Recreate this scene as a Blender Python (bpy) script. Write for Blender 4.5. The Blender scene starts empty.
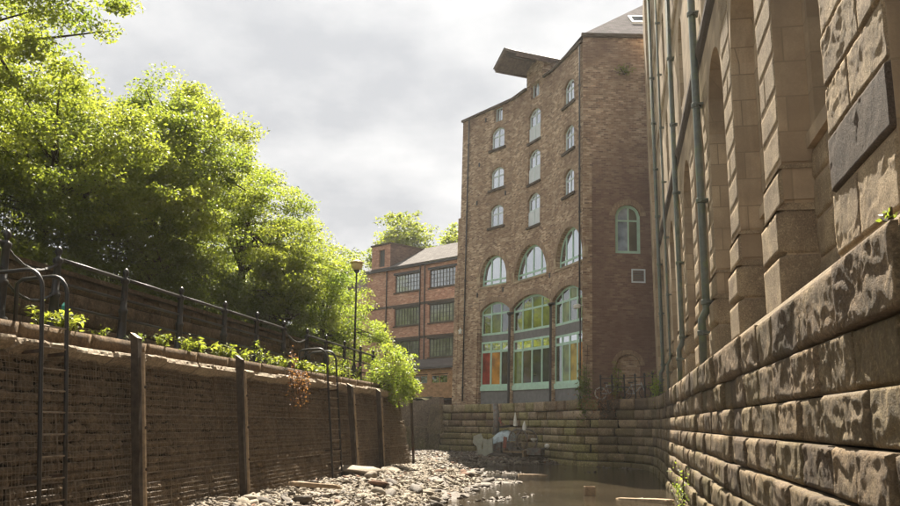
import bpy, math, random
import numpy as np
from mathutils import Matrix, Vector
random.seed(7); rng = np.random.default_rng(7)
R = math.radians
scene = bpy.context.scene
COL = scene.collection

# ------------------------------------------------------------------ camera, sky, sun, exposure
PITCH, YAW, ROLL = R(11.06), R(9.55), R(0.35)
cam_d = bpy.data.cameras.new('camera'); cam = bpy.data.objects.new('camera', cam_d); COL.objects.link(cam)
cam_d.sensor_width = 36; cam_d.lens = 35.0; cam_d.clip_start = 0.05; cam_d.clip_end = 2000
cam.matrix_world = (Matrix.Translation((0, 0, 2.2)) @ Matrix.Rotation(YAW, 4, 'Z')
                    @ Matrix.Rotation(math.pi/2 + PITCH, 4, 'X') @ Matrix.Rotation(ROLL, 4, 'Z'))
scene.camera = cam
SUN_AZ, SUN_EL = R(-6), R(55)          # azimuth from +Y, negative = towards -X
world = bpy.data.worlds.new('World'); scene.world = world; world.use_nodes = True
def build_world():
    nt = world.node_tree; nt.nodes.clear(); N = nt.nodes.new; L = nt.links.new
    out = N('ShaderNodeOutputWorld'); bg = N('ShaderNodeBackground')
    sky = N('ShaderNodeTexSky'); sky.sky_type = 'NISHITA'; sky.sun_disc = False
    sky.sun_elevation = SUN_EL; sky.sun_rotation = SUN_AZ % (2*math.pi); sky.dust_density = 3.0
    sc = N('ShaderNodeVectorMath'); sc.operation = 'SCALE'; sc.inputs['Scale'].default_value = 0.10
    L(sky.outputs[0], sc.inputs[0])
    tc = N('ShaderNodeTexCoord'); sep = N('ShaderNodeSeparateXYZ'); L(tc.outputs['Generated'], sep.inputs[0])
    mx = N('ShaderNodeMath'); mx.operation = 'MAXIMUM'; mx.inputs[1].default_value = 0.0; L(sep.outputs[2], mx.inputs[0])
    ad = N('ShaderNodeMath'); ad.operation = 'ADD'; ad.inputs[1].default_value = 0.28; L(mx.outputs[0], ad.inputs[0])
    dv = N('ShaderNodeVectorMath'); dv.operation = 'DIVIDE'; L(tc.outputs['Generated'], dv.inputs[0])
    cb = N('ShaderNodeCombineXYZ'); [L(ad.outputs[0], cb.inputs[i]) for i in range(3)]; L(cb.outputs[0], dv.inputs[1])
    n1 = N('ShaderNodeTexNoise'); n1.inputs['Scale'].default_value = 2.3; n1.inputs['Detail'].default_value = 7; n1.inputs['Roughness'].default_value = 0.55
    L(dv.outputs[0], n1.inputs['Vector'])
    r1 = N('ShaderNodeValToRGB'); cr = r1.color_ramp
    cr.elements[0].position = 0.40; cr.elements[0].color = (0.150, 0.154, 0.161, 1)
    cr.elements[1].position = 0.62; cr.elements[1].color = (0.222, 0.222, 0.222, 1)
    L(n1.outputs[0], r1.inputs[0])
    n2 = N('ShaderNodeTexNoise'); n2.inputs['Scale'].default_value = 0.9; n2.inputs['Detail'].default_value = 5
    L(dv.outputs[0], n2.inputs['Vector'])
    r2 = N('ShaderNodeMapRange'); r2.inputs[1].default_value = 0.25; r2.inputs[2].default_value = 0.45; r2.inputs[3].default_value = 0.85; r2.inputs[4].default_value = 1.0
    L(n2.outputs[0], r2.inputs[0])
    mix = N('ShaderNodeMix'); mix.data_type = 'RGBA'
    L(r2.outputs[0], mix.inputs['Factor']); L(sc.outputs[0], mix.inputs['A']); L(r1.outputs[0], mix.inputs['B'])
    # thin cloud is brighter towards the sun
    dt = N('ShaderNodeVectorMath'); dt.operation = 'DOT_PRODUCT'; L(tc.outputs['Generated'], dt.inputs[0])
    dt.inputs[1].default_value = (math.sin(SUN_AZ)*math.cos(SUN_EL), math.cos(SUN_AZ)*math.cos(SUN_EL), math.sin(SUN_EL))
    m0 = N('ShaderNodeMath'); m0.operation = 'MAXIMUM'; m0.inputs[1].default_value = 0; L(dt.outputs['Value'], m0.inputs[0])
    m1 = N('ShaderNodeMath'); m1.operation = 'POWER'; m1.inputs[1].default_value = 5; L(m0.outputs[0], m1.inputs[0])
    m2 = N('ShaderNodeMath'); m2.operation = 'MULTIPLY_ADD'; m2.inputs[1].default_value = 0.22; m2.inputs[2].default_value = 1.0; L(m1.outputs[0], m2.inputs[0])
    gl = N('ShaderNodeVectorMath'); gl.operation = 'SCALE'; L(mix.outputs['Result'], gl.inputs[0]); L(m2.outputs[0], gl.inputs['Scale'])
    L(gl.outputs[0], bg.inputs[0]); bg.inputs[1].default_value = 1.0; L(bg.outputs[0], out.inputs[0])
build_world()
sun_d = bpy.data.lights.new('sun', 'SUN'); sun = bpy.data.objects.new('sun', sun_d); COL.objects.link(sun)
sun_d.energy = 5.0; sun_d.angle = R(0.6); sun_d.color = (1.0, 0.91, 0.77)
sv = Vector((math.sin(SUN_AZ)*math.cos(SUN_EL), math.cos(SUN_AZ)*math.cos(SUN_EL), math.sin(SUN_EL)))
sun.rotation_euler = sv.to_track_quat('Z', 'Y').to_euler(); sun.location = sv*200
vs = scene.view_settings; vs.view_transform = 'Standard'; vs.look = 'None'; vs.gamma = 1.0; vs.use_curve_mapping = False
vs.exposure = 2.0
scene.cycles.max_bounces = 9; scene.cycles.diffuse_bounces = 5; scene.cycles.transparent_max_bounces = 6
scene.cycles.use_denoising = True

# ------------------------------------------------------------------ noise for geometry
def _hash(ix, iy, iz, seed):
    h = (ix*374761393 + iy*668265263 + iz*2147483647 + seed*974711) & 0xffffffff
    h = ((h ^ (h >> 13))*1274126177) & 0xffffffff
    return ((h ^ (h >> 16)) & 0xffff)/65535.0
def vnoise(p, seed=0, crease=False):
    p = np.asarray(p, float); i = np.floor(p).astype(np.int64); f = p - i
    if not crease: f = f*f*(3-2*f)
    r = 0
    for a in (0, 1):
        for b in (0, 1):
            for c in (0, 1):
                w = (f[:, 0] if a else 1-f[:, 0])*(f[:, 1] if b else 1-f[:, 1])*(f[:, 2] if c else 1-f[:, 2])
                r = r + w*_hash(i[:, 0]+a, i[:, 1]+b, i[:, 2]+c, seed)
    return r*2-1
def fbm(p, octs=4, seed=0, gain=0.5, crease=False):
    p = np.asarray(p, float); a, s, r = 1.0, 1.0, 0
    for o in range(octs):
        r = r + a*vnoise(p*s, seed+o*17, crease); a *= gain; s *= 2.03
    return r

# ------------------------------------------------------------------ materials
MATS = {}
class NT:
    def __init__(s, name):
        s.m = bpy.data.materials.new(name); s.m.use_nodes = True; s.t = s.m.node_tree
        s.b = s.t.nodes['Principled BSDF']; s.out = s.t.nodes['Material Output']; MATS[name] = s.m
    def n(s, ty, **k):
        nd = s.t.nodes.new(ty)
        for a, v in k.items():
            if isinstance(getattr(nd, a, None), (int, float, str, bool)) or hasattr(nd, a): setattr(nd, a, v)
        return nd
    def l(s, a, b): s.t.links.new(a, b)
    def val(s, sock, v):
        if hasattr(v, 'is_linked') or hasattr(v, 'links'): s.l(v, sock)
        else: sock.default_value = v
    def math(s, op, a, b=0.0, clamp=False):
        nd = s.n('ShaderNodeMath', operation=op); nd.use_clamp = clamp; s.val(nd.inputs[0], a); s.val(nd.inputs[1], b); return nd.outputs[0]
    def obj(s): return s.n('ShaderNodeTexCoord').outputs['Object']
    def geo(s): return s.n('ShaderNodeNewGeometry').outputs['Position']
    def rand(s): return s.n('ShaderNodeObjectInfo').outputs['Random']
    def noise(s, vec, scale, detail=4, rough=0.55, dist=0.0):
        nd = s.n('ShaderNodeTexNoise'); s.l(vec, nd.inputs['Vector']); nd.inputs['Scale'].default_value = scale
        nd.inputs['Detail'].default_value = detail; nd.inputs['Roughness'].default_value = rough; nd.inputs['Distortion'].default_value = dist
        return nd.outputs[0]
    def scaled(s, vec, sc):
        nd = s.n('ShaderNodeVectorMath', operation='MULTIPLY'); s.l(vec, nd.inputs[0]); nd.inputs[1].default_value = sc; return nd.outputs[0]
    def shifted(s, vec, f):   # vec + random*f
        nd = s.n('ShaderNodeVectorMath', operation='ADD'); s.l(vec, nd.inputs[0]); s.l(s.math('MULTIPLY', s.rand(), f), nd.inputs[1]); return nd.outputs[0]
    def rng(s, x, a, b, c=0.0, d=1.0):
        nd = s.n('ShaderNodeMapRange'); s.l(x, nd.inputs[0])
        for i, v in enumerate((a, b, c, d)): nd.inputs[i+1].default_value = v
        return nd.outputs[0]
    def ramp(s, x, stops):
        nd = s.n('ShaderNodeValToRGB'); e = nd.color_ramp.elements
        while len(e) < len(stops): e.new(0.5)
        for i, (p, c) in enumerate(stops): e[i].position = p; e[i].color = (*c, 1)
        s.l(x, nd.inputs[0]); return nd.outputs[0]
    def mix(s, f, a, b, mode='MIX'):
        nd = s.n('ShaderNodeMix'); nd.data_type = 'RGBA'; nd.blend_type = mode
        s.val(nd.inputs['Factor'], f)
        for k, v in (('A', a), ('B', b)):
            if isinstance(v, tuple): nd.inputs[k].default_value = (*v, 1)
            else: s.l(v, nd.inputs[k])
        return nd.outputs['Result']
    def bump(s, h, strength=0.5, dist=0.02, prev=None):
        nd = s.n('ShaderNodeBump'); nd.inputs['Strength'].default_value = strength; nd.inputs['Distance'].default_value = dist
        s.l(h, nd.inputs['Height'])
        if prev is not None: s.l(prev, nd.inputs['Normal'])
        return nd.outputs[0]
    def done(s, col, rough=0.85, normal=None, spec=0.3, metal=0.0):
        s.val(s.b.inputs['Base Color'], (*col, 1) if isinstance(col, tuple) else col)
        s.val(s.b.inputs['Roughness'], rough); s.b.inputs['Specular IOR Level'].default_value = spec; s.b.inputs['Metallic'].default_value = metal
        if normal is not None: s.l(normal, s.b.inputs['Normal'])
        return s.m

def mat_brick(name, c1, c2, c3, mortar, soot, bw=0.30, bh=0.105, low_soot=None):
    s = NT(name); o = s.obj(); sp = s.n('ShaderNodeSeparateXYZ'); s.l(o, sp.inputs[0])
    cb = s.n('ShaderNodeCombineXYZ'); s.l(s.math('ADD', sp.outputs[0], sp.outputs[1]), cb.inputs[0]); s.l(sp.outputs[2], cb.inputs[1])
    br = s.n('ShaderNodeTexBrick'); br.offset = 0.5; s.l(cb.outputs[0], br.inputs['Vector'])
    br.inputs['Scale'].default_value = 1.0; br.inputs['Brick Width'].default_value = bw; br.inputs['Row Height'].default_value = bh
    br.inputs['Mortar Size'].default_value = 0.013; br.inputs['Mortar Smooth'].default_value = 0.3; br.inputs['Bias'].default_value = 0.0
    br.inputs['Color1'].default_value = (0, 0, 0, 1); br.inputs['Color2'].default_value = (1, 1, 1, 1); br.inputs['Mortar'].default_value = (0.5, 0.5, 0.5, 1)
    col = s.ramp(br.outputs['Color'], [(0.0, c2), (0.45, c1), (0.82, c3), (1.0, tuple(min(1, x*1.35) for x in c3))])
    big = s.noise(o, 0.35, 5, 0.6); mid = s.noise(o, 2.6, 4, 0.6); fine = s.noise(o, 14, 3, 0.6)
    col = s.mix(s.rng(mid, 0.45, 0.75, 0, 0.6), col, c3)
    col = s.mix(s.rng(mid, 0.5, 0.28, 0, 0.6), col, c2)
    col = s.mix(br.outputs['Fac'], col, mortar)
    col = s.mix(s.rng(big, 0.40, 0.72, 0, 0.75), col, soot)
    st = s.noise(s.scaled(o, (1.6, 1.6, 0.12)), 1.4, 5, 0.6)
    col = s.mix(s.rng(st, 0.55, 0.8, 0, 0.5), col, soot)
    bnd = s.noise(s.scaled(o, (0.10, 0.10, 1.0)), 1.1, 4, 0.65)
    col = s.mix(s.rng(bnd, 0.52, 0.68, 0, 0.45), col, soot)
    if low_soot:
        f = s.math('ADD', s.rng(sp.outputs[2], low_soot[0], low_soot[1], 1, 0), s.rng(big, 0.3, 0.7, -0.25, 0.25), True)
        col = s.mix(s.math('MULTIPLY', f, 0.75), col, low_soot[2])
    col = s.mix(s.rng(fine, 0.35, 0.7, 0, 0.3), col, tuple(x*0.45 for x in c1))
    nb = s.bump(s.math('ADD', s.math('MULTIPLY', br.outputs['Fac'], -1.0), s.math('MULTIPLY', fine, 0.8)), 0.7, 0.02)
    return s.done(col, 0.9, nb, 0.2)
def mat_ashlar(name, c1, c2, dark, bw, bh):
    s = NT(name); o = s.obj(); sp = s.n('ShaderNodeSeparateXYZ'); s.l(o, sp.inputs[0])
    cb = s.n('ShaderNodeCombineXYZ'); s.l(s.math('ADD', sp.outputs[0], sp.outputs[1]), cb.inputs[0]); s.l(sp.outputs[2], cb.inputs[1])
    br = s.n('ShaderNodeTexBrick'); br.offset = 0.5; s.l(cb.outputs[0], br.inputs['Vector'])
    br.inputs['Scale'].default_value = 1.0; br.inputs['Brick Width'].default_value = bw; br.inputs['Row Height'].default_value = bh
    br.inputs['Mortar Size'].default_value = 0.012; br.inputs['Mortar Smooth'].default_value = 0.2
    br.inputs['Color1'].default_value = (0, 0, 0, 1); br.inputs['Color2'].default_value = (1, 1, 1, 1); br.inputs['Mortar'].default_value = (0.5,)*3+(1,)
    col = s.ramp(br.outputs['Color'], [(0, c2), (0.5, c1), (1, tuple(x*1.15 for x in c1))])
    big = s.noise(o, 0.5, 6, 0.62); fine = s.noise(o, 30, 4, 0.7)
    col = s.mix(s.rng(big, 0.42, 0.7, 0, 0.85), col, dark)
    st = s.noise(s.scaled(o, (2.2, 2.2, 0.15)), 1.5, 5, 0.6)
    col = s.mix(s.rng(st, 0.5, 0.8, 0, 0.6), col, dark)
    col = s.mix(s.rng(fine, 0.4, 0.7, 0, 0.35), col, tuple(x*0.5 for x in c1))
    col = s.mix(br.outputs['Fac'], col, tuple(x*0.55 for x in c1))
    nb = s.bump(s.math('ADD', s.math('MULTIPLY', br.outputs['Fac'], -1.2), s.math('MULTIPLY', fine, 0.6)), 0.6, 0.02)
    return s.done(col, 0.92, nb, 0.15)
def mat_rock(name, c1, c2, dark, algae=None, fine_s=22, bump=0.9, zr=None, wet=0.9):
    """weathered block stone; algae=(colour, zlow, zhigh): growth below the tide line"""
    s = NT(name); o = s.shifted(s.obj(), 37.0); g = s.geo()
    big = s.noise(o, 1.3, 5, 0.6); mid = s.noise(o, 5.0, 5, 0.65); fine = s.noise(o, fine_s, 5, 0.7)
    col = s.mix(s.rng(mid, 0.35, 0.65), c2, c1)
    col = s.mix(s.rng(s.rand(), 0, 1, 0, 0.75), col, tuple(x*0.5 for x in c1))
    col = s.mix(s.rng(big, 0.42, 0.66, 0, 0.85), col, dark)
    st = s.noise(s.scaled(g, (3.0, 3.0, 0.5)), 1.6, 5, 0.6)
    col = s.mix(s.rng(st, 0.5, 0.75, 0, 0.6), col, dark)
    rough = wet
    if algae:
        sp = s.n('ShaderNodeSeparateXYZ'); s.l(g, sp.inputs[0])
        gn = s.noise(g, 1.1, 5, 0.6)
        f = s.math('ADD', s.rng(sp.outputs[2], algae[1], algae[2], 1, 0), s.rng(gn, 0.3, 0.7, -0.5, 0.5), True)
        col = s.mix(s.math('MULTIPLY', f, 0.8), col, algae[0])
        col = s.mix(s.rng(s.math('FRACT', s.math('MULTIPLY', s.rand(), 7.3)), 0.55, 1.0, 0, 0.45), col, algae[0])
    grit = s.noise(o, fine_s*3.1, 4, 0.7); fl = s.noise(o, fine_s*0.45, 5, 0.7)
    col = s.mix(s.rng(fl, 0.56, 0.68, 0, 0.6), col, tuple(min(1, x*1.35) for x in c1))
    col = s.mix(s.rng(fine, 0.45, 0.66, 0, 0.75), col, tuple(x*0.28 for x in c1))
    col = s.mix(s.rng(fine, 0.48, 0.3, 0, 0.35), col, tuple(min(1, x*1.25) for x in c1))
    col = s.mix(s.rng(grit, 0.50, 0.68, 0, 0.6), col, tuple(x*0.3 for x in c1))
    h = s.math('ADD', s.math('ADD', s.math('MULTIPLY', fine, 0.6), s.math('MULTIPLY', grit, 0.4)), s.math('MULTIPLY', mid, 1.0))
    return s.done(col, rough, s.bump(h, bump, 0.05), 0.25)
def mat_plain(name, c, rough=0.6, var=0.3, scale=6, spec=0.4, metal=0.0, bump=0.15, rust=None):
    s = NT(name); o = s.shifted(s.obj(), 11.0); n = s.noise(o, scale, 5, 0.65)
    col = s.mix(s.rng(n, 0.3, 0.7), tuple(x*(1-var) for x in c), tuple(min(1, x*(1+var)) for x in c))
    if rust: col = s.mix(s.rng(s.noise(o, scale*0.6, 6, 0.7), 0.5, 0.66), col, rust)
    return s.done(col, rough, s.bump(s.noise(o, scale*5, 4, 0.6), bump, 0.01), spec, metal)
def mat_glass(name, c=(0.02, 0.025, 0.03), refl=0.55, rough=0.03):
    s = NT(name); gl = s.n('ShaderNodeBsdfGlossy'); gl.inputs['Roughness'].default_value = rough; gl.inputs['Color'].default_value = (0.9, 0.95, 1, 1)
    o = s.obj(); nb = s.bump(s.noise(s.shifted(o, 9.0), 1.3, 2), 0.10, 0.05); s.l(nb, gl.inputs['Normal'])
    nn = s.noise(s.shifted(o, 5.0), 1.2, 3)
    s.done(s.mix(s.rng(nn, 0.35, 0.65), tuple(x*0.4 for x in c), tuple(min(1, x*1.1) for x in c)), 0.5, None, 0.0)
    lw = s.n('ShaderNodeLayerWeight'); lw.inputs[0].default_value = 0.35
    f = s.math('ADD', s.math('MULTIPLY', lw.outputs['Fresnel'], 0.35 if refl > 0.06 else 0.1), refl, True)
    mx = s.n('ShaderNodeMixShader'); s.l(f, mx.inputs[0]); s.l(s.b.outputs[0], mx.inputs[1]); s.l(gl.outputs[0], mx.inputs[2]); s.l(mx.outputs[0], s.out.inputs[0])
    return s.m
def mat_leaf(name, ca, cb, trans=0.5):
    s = NT(name); g = s.geo(); n1 = s.noise(g, 0.55, 3); n2 = s.noise(g, 7.0, 2)
    col = s.mix(s.rng(s.math('ADD', s.math('MULTIPLY', n1, 0.6), s.math('MULTIPLY', n2, 0.4)), 0.38, 0.62), ca, cb)
    s.done(col, 0.5, None, 0.35)
    tr = s.n('ShaderNodeBsdfTranslucent'); s.l(s.mix(1.0, col, (1.75, 1.75, 0.8), 'MULTIPLY'), tr.inputs[0])
    mx = s.n('ShaderNodeMixShader'); mx.inputs[0].default_value = trans
    s.l(s.b.outputs[0], mx.inputs[1]); s.l(tr.outputs[0], mx.inputs[2]); s.l(mx.outputs[0], s.out.inputs[0]); return s.m
def mat_slate(name, c, var=0.35):
    s = NT(name); o = s.obj(); br = s.n('ShaderNodeTexBrick'); br.offset = 0.5
    s.l(o, br.inputs['Vector']); br.inputs['Scale'].default_value = 1.0; br.inputs['Brick Width'].default_value = 0.3; br.inputs['Row Height'].default_value = 0.22
    br.inputs['Mortar Size'].default_value = 0.01
    br.inputs['Color1'].default_value = (*[x*(1-var) for x in c], 1); br.inputs['Color2'].default_value = (*[x*(1+var) for x in c], 1); br.inputs['Mortar'].default_value = (*[x*0.4 for x in c], 1)
    n = s.noise(o, 1.2, 5, 0.6)
    col = s.mix(s.rng(n, 0.4, 0.7, 0, 0.5), br.outputs[0], tuple(x*0.6 for x in c))
    return s.done(col, 0.95, s.bump(s.math('MULTIPLY', br.outputs['Fac'], -1.0), 0.5, 0.02), 0.05)

mat_brick('brick_warehouse', (0.42, 0.255, 0.15), (0.135, 0.072, 0.048), (0.64, 0.48, 0.32), (0.52, 0.42, 0.31), (0.18, 0.108, 0.07))
mat_brick('brick_side', (0.42, 0.255, 0.16), (0.15, 0.082, 0.058), (0.63, 0.47, 0.32), (0.52, 0.41, 0.31), (0.19, 0.115, 0.078), low_soot=(15.0, 20.0, (0.15, 0.08, 0.058)))
mat_brick('brick_arch', (0.38, 0.25, 0.155), (0.22, 0.13, 0.09), (0.48, 0.35, 0.22), (0.30, 0.23, 0.17), (0.22, 0.145, 0.10), bw=0.09, bh=0.24)
mat_brick('brick_red', (0.58, 0.27, 0.175), (0.36, 0.155, 0.115), (0.66, 0.40, 0.28), (0.55, 0.42, 0.33), (0.34, 0.18, 0.135))
mat_brick('brick_painted_shade', (0.22, 0.15, 0.13), (0.09, 0.06, 0.055), (0.22, 0.15, 0.12), (0.2, 0.17, 0.15), (0.08, 0.06, 0.055))  # darker copy of the red brick, shade put into its colour
mat_ashlar('ashlar', (0.52, 0.40, 0.265), (0.38, 0.285, 0.185), (0.20, 0.148, 0.102), 0.95, 0.52)
mat_rock('sandstone', (0.68, 0.525, 0.33), (0.53, 0.395, 0.245), (0.27, 0.195, 0.13), fine_s=46, bump=1.0)
mat_rock('sandstone_dark', (0.17, 0.125, 0.088), (0.12, 0.088, 0.064), (0.075, 0.057, 0.045), fine_s=45, bump=0.8)
mat_rock('quay_stone', (0.36, 0.255, 0.15), (0.22, 0.155, 0.092), (0.10, 0.07, 0.045), algae=((0.12, 0.10, 0.028), 0.1, 1.9), fine_s=24, bump=1.0, wet=0.8)
mat_rock('quay_stone_dark', (0.22, 0.155, 0.095), (0.14, 0.098, 0.06), (0.075, 0.053, 0.036), algae=((0.12, 0.10, 0.028), 0.1, 1.9), fine_s=24, bump=1.0, wet=0.8)
mat_rock('quay_stone_tan', (0.43, 0.32, 0.195), (0.29, 0.21, 0.125), (0.13, 0.093, 0.06), algae=((0.12, 0.10, 0.028), 0.1, 1.9), fine_s=24, bump=1.0, wet=0.8)
mat_rock('quay_stone_far', (0.52, 0.395, 0.25), (0.34, 0.25, 0.155), (0.16, 0.115, 0.075), algae=((0.24, 0.21, 0.065), 0.3, 2.3), fine_s=14, bump=0.8, wet=0.75)
mat_rock('quay_stone_far_brown', (0.33, 0.225, 0.135), (0.22, 0.15, 0.09), (0.11, 0.078, 0.05), algae=((0.24, 0.21, 0.065), 0.3, 2.3), fine_s=14, bump=0.8, wet=0.75)
mat_rock('quay_stone_far_moss', (0.44, 0.37, 0.18), (0.30, 0.25, 0.11), (0.16, 0.13, 0.06), algae=((0.24, 0.21, 0.065), 1.0, 3.4), fine_s=14, bump=0.8, wet=0.75)
mat_rock('coping_stone', (0.42, 0.33, 0.21), (0.33, 0.25, 0.16), (0.17, 0.125, 0.085), fine_s=26, bump=0.7)
mat_rock('joint_dark', (0.055, 0.042, 0.028), (0.04, 0.03, 0.02), (0.025, 0.02, 0.014), fine_s=10, bump=0.5)
mat_rock('gabion_rock', (0.32, 0.245, 0.165), (0.20, 0.15, 0.10), (0.105, 0.077, 0.05), fine_s=20, bump=0.6)
mat_rock('pebble', (0.48, 0.42, 0.335), (0.34, 0.29, 0.225), (0.20, 0.16, 0.115), fine_s=24, bump=0.5)
mat_rock('pebble_dark', (0.17, 0.135, 0.10), (0.11, 0.085, 0.062), (0.07, 0.052, 0.036), fine_s=24, bump=0.5, wet=0.6)
mat_rock('pebble_red', (0.30, 0.165, 0.10), (0.20, 0.11, 0.07), (0.13, 0.08, 0.055), fine_s=24, bump=0.5)
mat_rock('mud', (0.15, 0.115, 0.08), (0.10, 0.075, 0.05), (0.065, 0.047, 0.03), fine_s=9, bump=0.7, wet=0.6)
mat_rock('soil', (0.06, 0.055, 0.028), (0.04, 0.042, 0.018), (0.03, 0.032, 0.014), fine_s=9, bump=0.7)
MATS['soil'].node_tree.nodes['Principled BSDF'].inputs['Specular IOR Level'].default_value = 0.02
mat_rock('concrete', (0.50, 0.42, 0.31), (0.40, 0.32, 0.23), (0.24, 0.185, 0.13), fine_s=18, bump=0.4)
mat_rock('render_wall', (0.33, 0.25, 0.18), (0.26, 0.19, 0.13), (0.17, 0.12, 0.08), fine_s=12, bump=0.3)
mat_rock('retaining_stone', (0.24, 0.165, 0.095), (0.16, 0.11, 0.065), (0.085, 0.06, 0.038), fine_s=14, bump=0.8)
mat_plain('iron_black', (0.018, 0.017, 0.016), 0.45, 0.4, 9, 0.5, rust=(0.035, 0.024, 0.016))
mat_plain('iron_rust', (0.055, 0.038, 0.026), 0.65, 0.4, 12, 0.4, rust=(0.10, 0.055, 0.03))
mat_plain('wire', (0.21, 0.165, 0.115), 0.55, 0.4, 8, 0.5, rust=(0.10, 0.06, 0.035))
mat_plain('pipe_green', (0.105, 0.12, 0.10), 0.5, 0.25, 4, 0.45, rust=(0.12, 0.15, 0.075))
mat_plain('frame_sage', (0.43, 0.63, 0.50), 0.5, 0.14, 3)
mat_plain('frame_dark_sage', (0.17, 0.27, 0.21), 0.5, 0.15, 3)
mat_plain('frame_pale', (0.62, 0.70, 0.69), 0.5, 0.12, 3)
mat_plain('panel_pale', (0.64, 0.68, 0.69), 0.55, 0.12, 3)
mat_plain('spandrel_grey', (0.17, 0.165, 0.16), 0.7, 0.2, 3)
mat_plain('steel_window', (0.05, 0.055, 0.05), 0.5, 0.2, 3)
mat_plain('canopy_board', (0.17, 0.125, 0.105), 0.8, 0.35, 5)
mat_plain('lead', (0.20, 0.19, 0.185), 0.6, 0.25, 4)
mat_plain('timber_post', (0.055, 0.041, 0.029), 0.85, 0.45, 8, 0.2, bump=0.5)
mat_plain('timber_cut', (0.50, 0.42, 0.32), 0.8, 0.2, 10, 0.2)
mat_plain('shed_board', (0.42, 0.235, 0.115), 0.75, 0.35, 3, 0.3, bump=0.4)
mat_plain('felt_roof', (0.10, 0.092, 0.09), 0.9, 0.3, 2, 0.2)
mat_plain('pale_paint', (0.34, 0.35, 0.29), 0.55, 0.18, 5, rust=(0.38, 0.36, 0.28))
mat_plain('blue_shell', (0.38, 0.46, 0.48), 0.35, 0.35, 4, 0.5, rust=(0.12, 0.10, 0.075))
mat_plain('scrap_grey', (0.15, 0.14, 0.125), 0.55, 0.5, 6, 0.5, rust=(0.16, 0.09, 0.05))
mat_plain('scrap_red', (0.28, 0.10, 0.07), 0.6, 0.4, 6, rust=(0.14, 0.09, 0.06))
mat_plain('white_enamel', (0.68, 0.66, 0.6), 0.4, 0.12, 6)
mat_plain('lamp_cream', (0.72, 0.58, 0.32), 0.4, 0.1, 3)
mat_plain('bark', (0.06, 0.046, 0.033), 0.9, 0.4, 7, 0.15, bump=0.6)
mat_plain('driftwood', (0.30, 0.22, 0.14), 0.8, 0.35, 8, 0.2, bump=0.5)
mat_plain('teal_cloth', (0.05, 0.30, 0.25), 0.7, 0.2, 5)
mat_glass('glass_sky', (0.06, 0.075, 0.10), 0.55)
mat_glass('glass_painted_sky', (0.38, 0.46, 0.56), 0.2)  # pale base colour paints a sky reflection into the pane, no blind behind
mat_glass('glass_dark', (0.045, 0.055, 0.03), 0.2)
mat_glass('glass_steel', (0.19, 0.21, 0.17), 0.10, 0.08)
mat_glass('glass_steel_top', (0.24, 0.27, 0.29), 0.25, 0.08)
mat_glass('pane_red', (0.36, 0.05, 0.03), 0.02); mat_glass('pane_orange', (0.58, 0.27, 0.05), 0.02)
mat_glass('pane_green', (0.20, 0.25, 0.05), 0.055); mat_glass('pane_brown', (0.08, 0.055, 0.035), 0.04)
mat_glass('pane_yellow', (0.50, 0.36, 0.06), 0.02); mat_glass('pane_slate', (0.045, 0.05, 0.055), 0.05)
mat_leaf('leaf_bright', (0.135, 0.18, 0.04), (0.265, 0.29, 0.07), 0.52)
mat_leaf('leaf_mid', (0.12, 0.16, 0.038), (0.24, 0.26, 0.06), 0.5)
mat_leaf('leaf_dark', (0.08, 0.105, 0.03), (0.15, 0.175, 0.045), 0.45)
mat_leaf('leaf_fresh', (0.14, 0.20, 0.04), (0.27, 0.31, 0.07), 0.52)
mat_leaf('leaf_rust', (0.20, 0.09, 0.05), (0.28, 0.15, 0.10), 0.4)
mat_slate('slate', (0.085, 0.075, 0.08)); mat_slate('slate_pale', (0.165, 0.155, 0.148), 0.2)
def build_water():
    s = NT('water'); g = s.geo(); n = s.noise(s.scaled(g, (1.0, 0.6, 1.0)), 2.2, 4, 0.6); n2 = s.noise(g, 9.0, 3)
    m = s.done(s.mix(s.rng(s.noise(g, 0.3, 4), 0.3, 0.7), (0.026, 0.021, 0.014), (0.048, 0.037, 0.024)), 0.05,
               s.bump(s.math('ADD', n, s.math('MULTIPLY', n2, 0.3)), 0.38, 0.05), 0.5)
    s.b.inputs['IOR'].default_value = 1.33
build_water()

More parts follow.
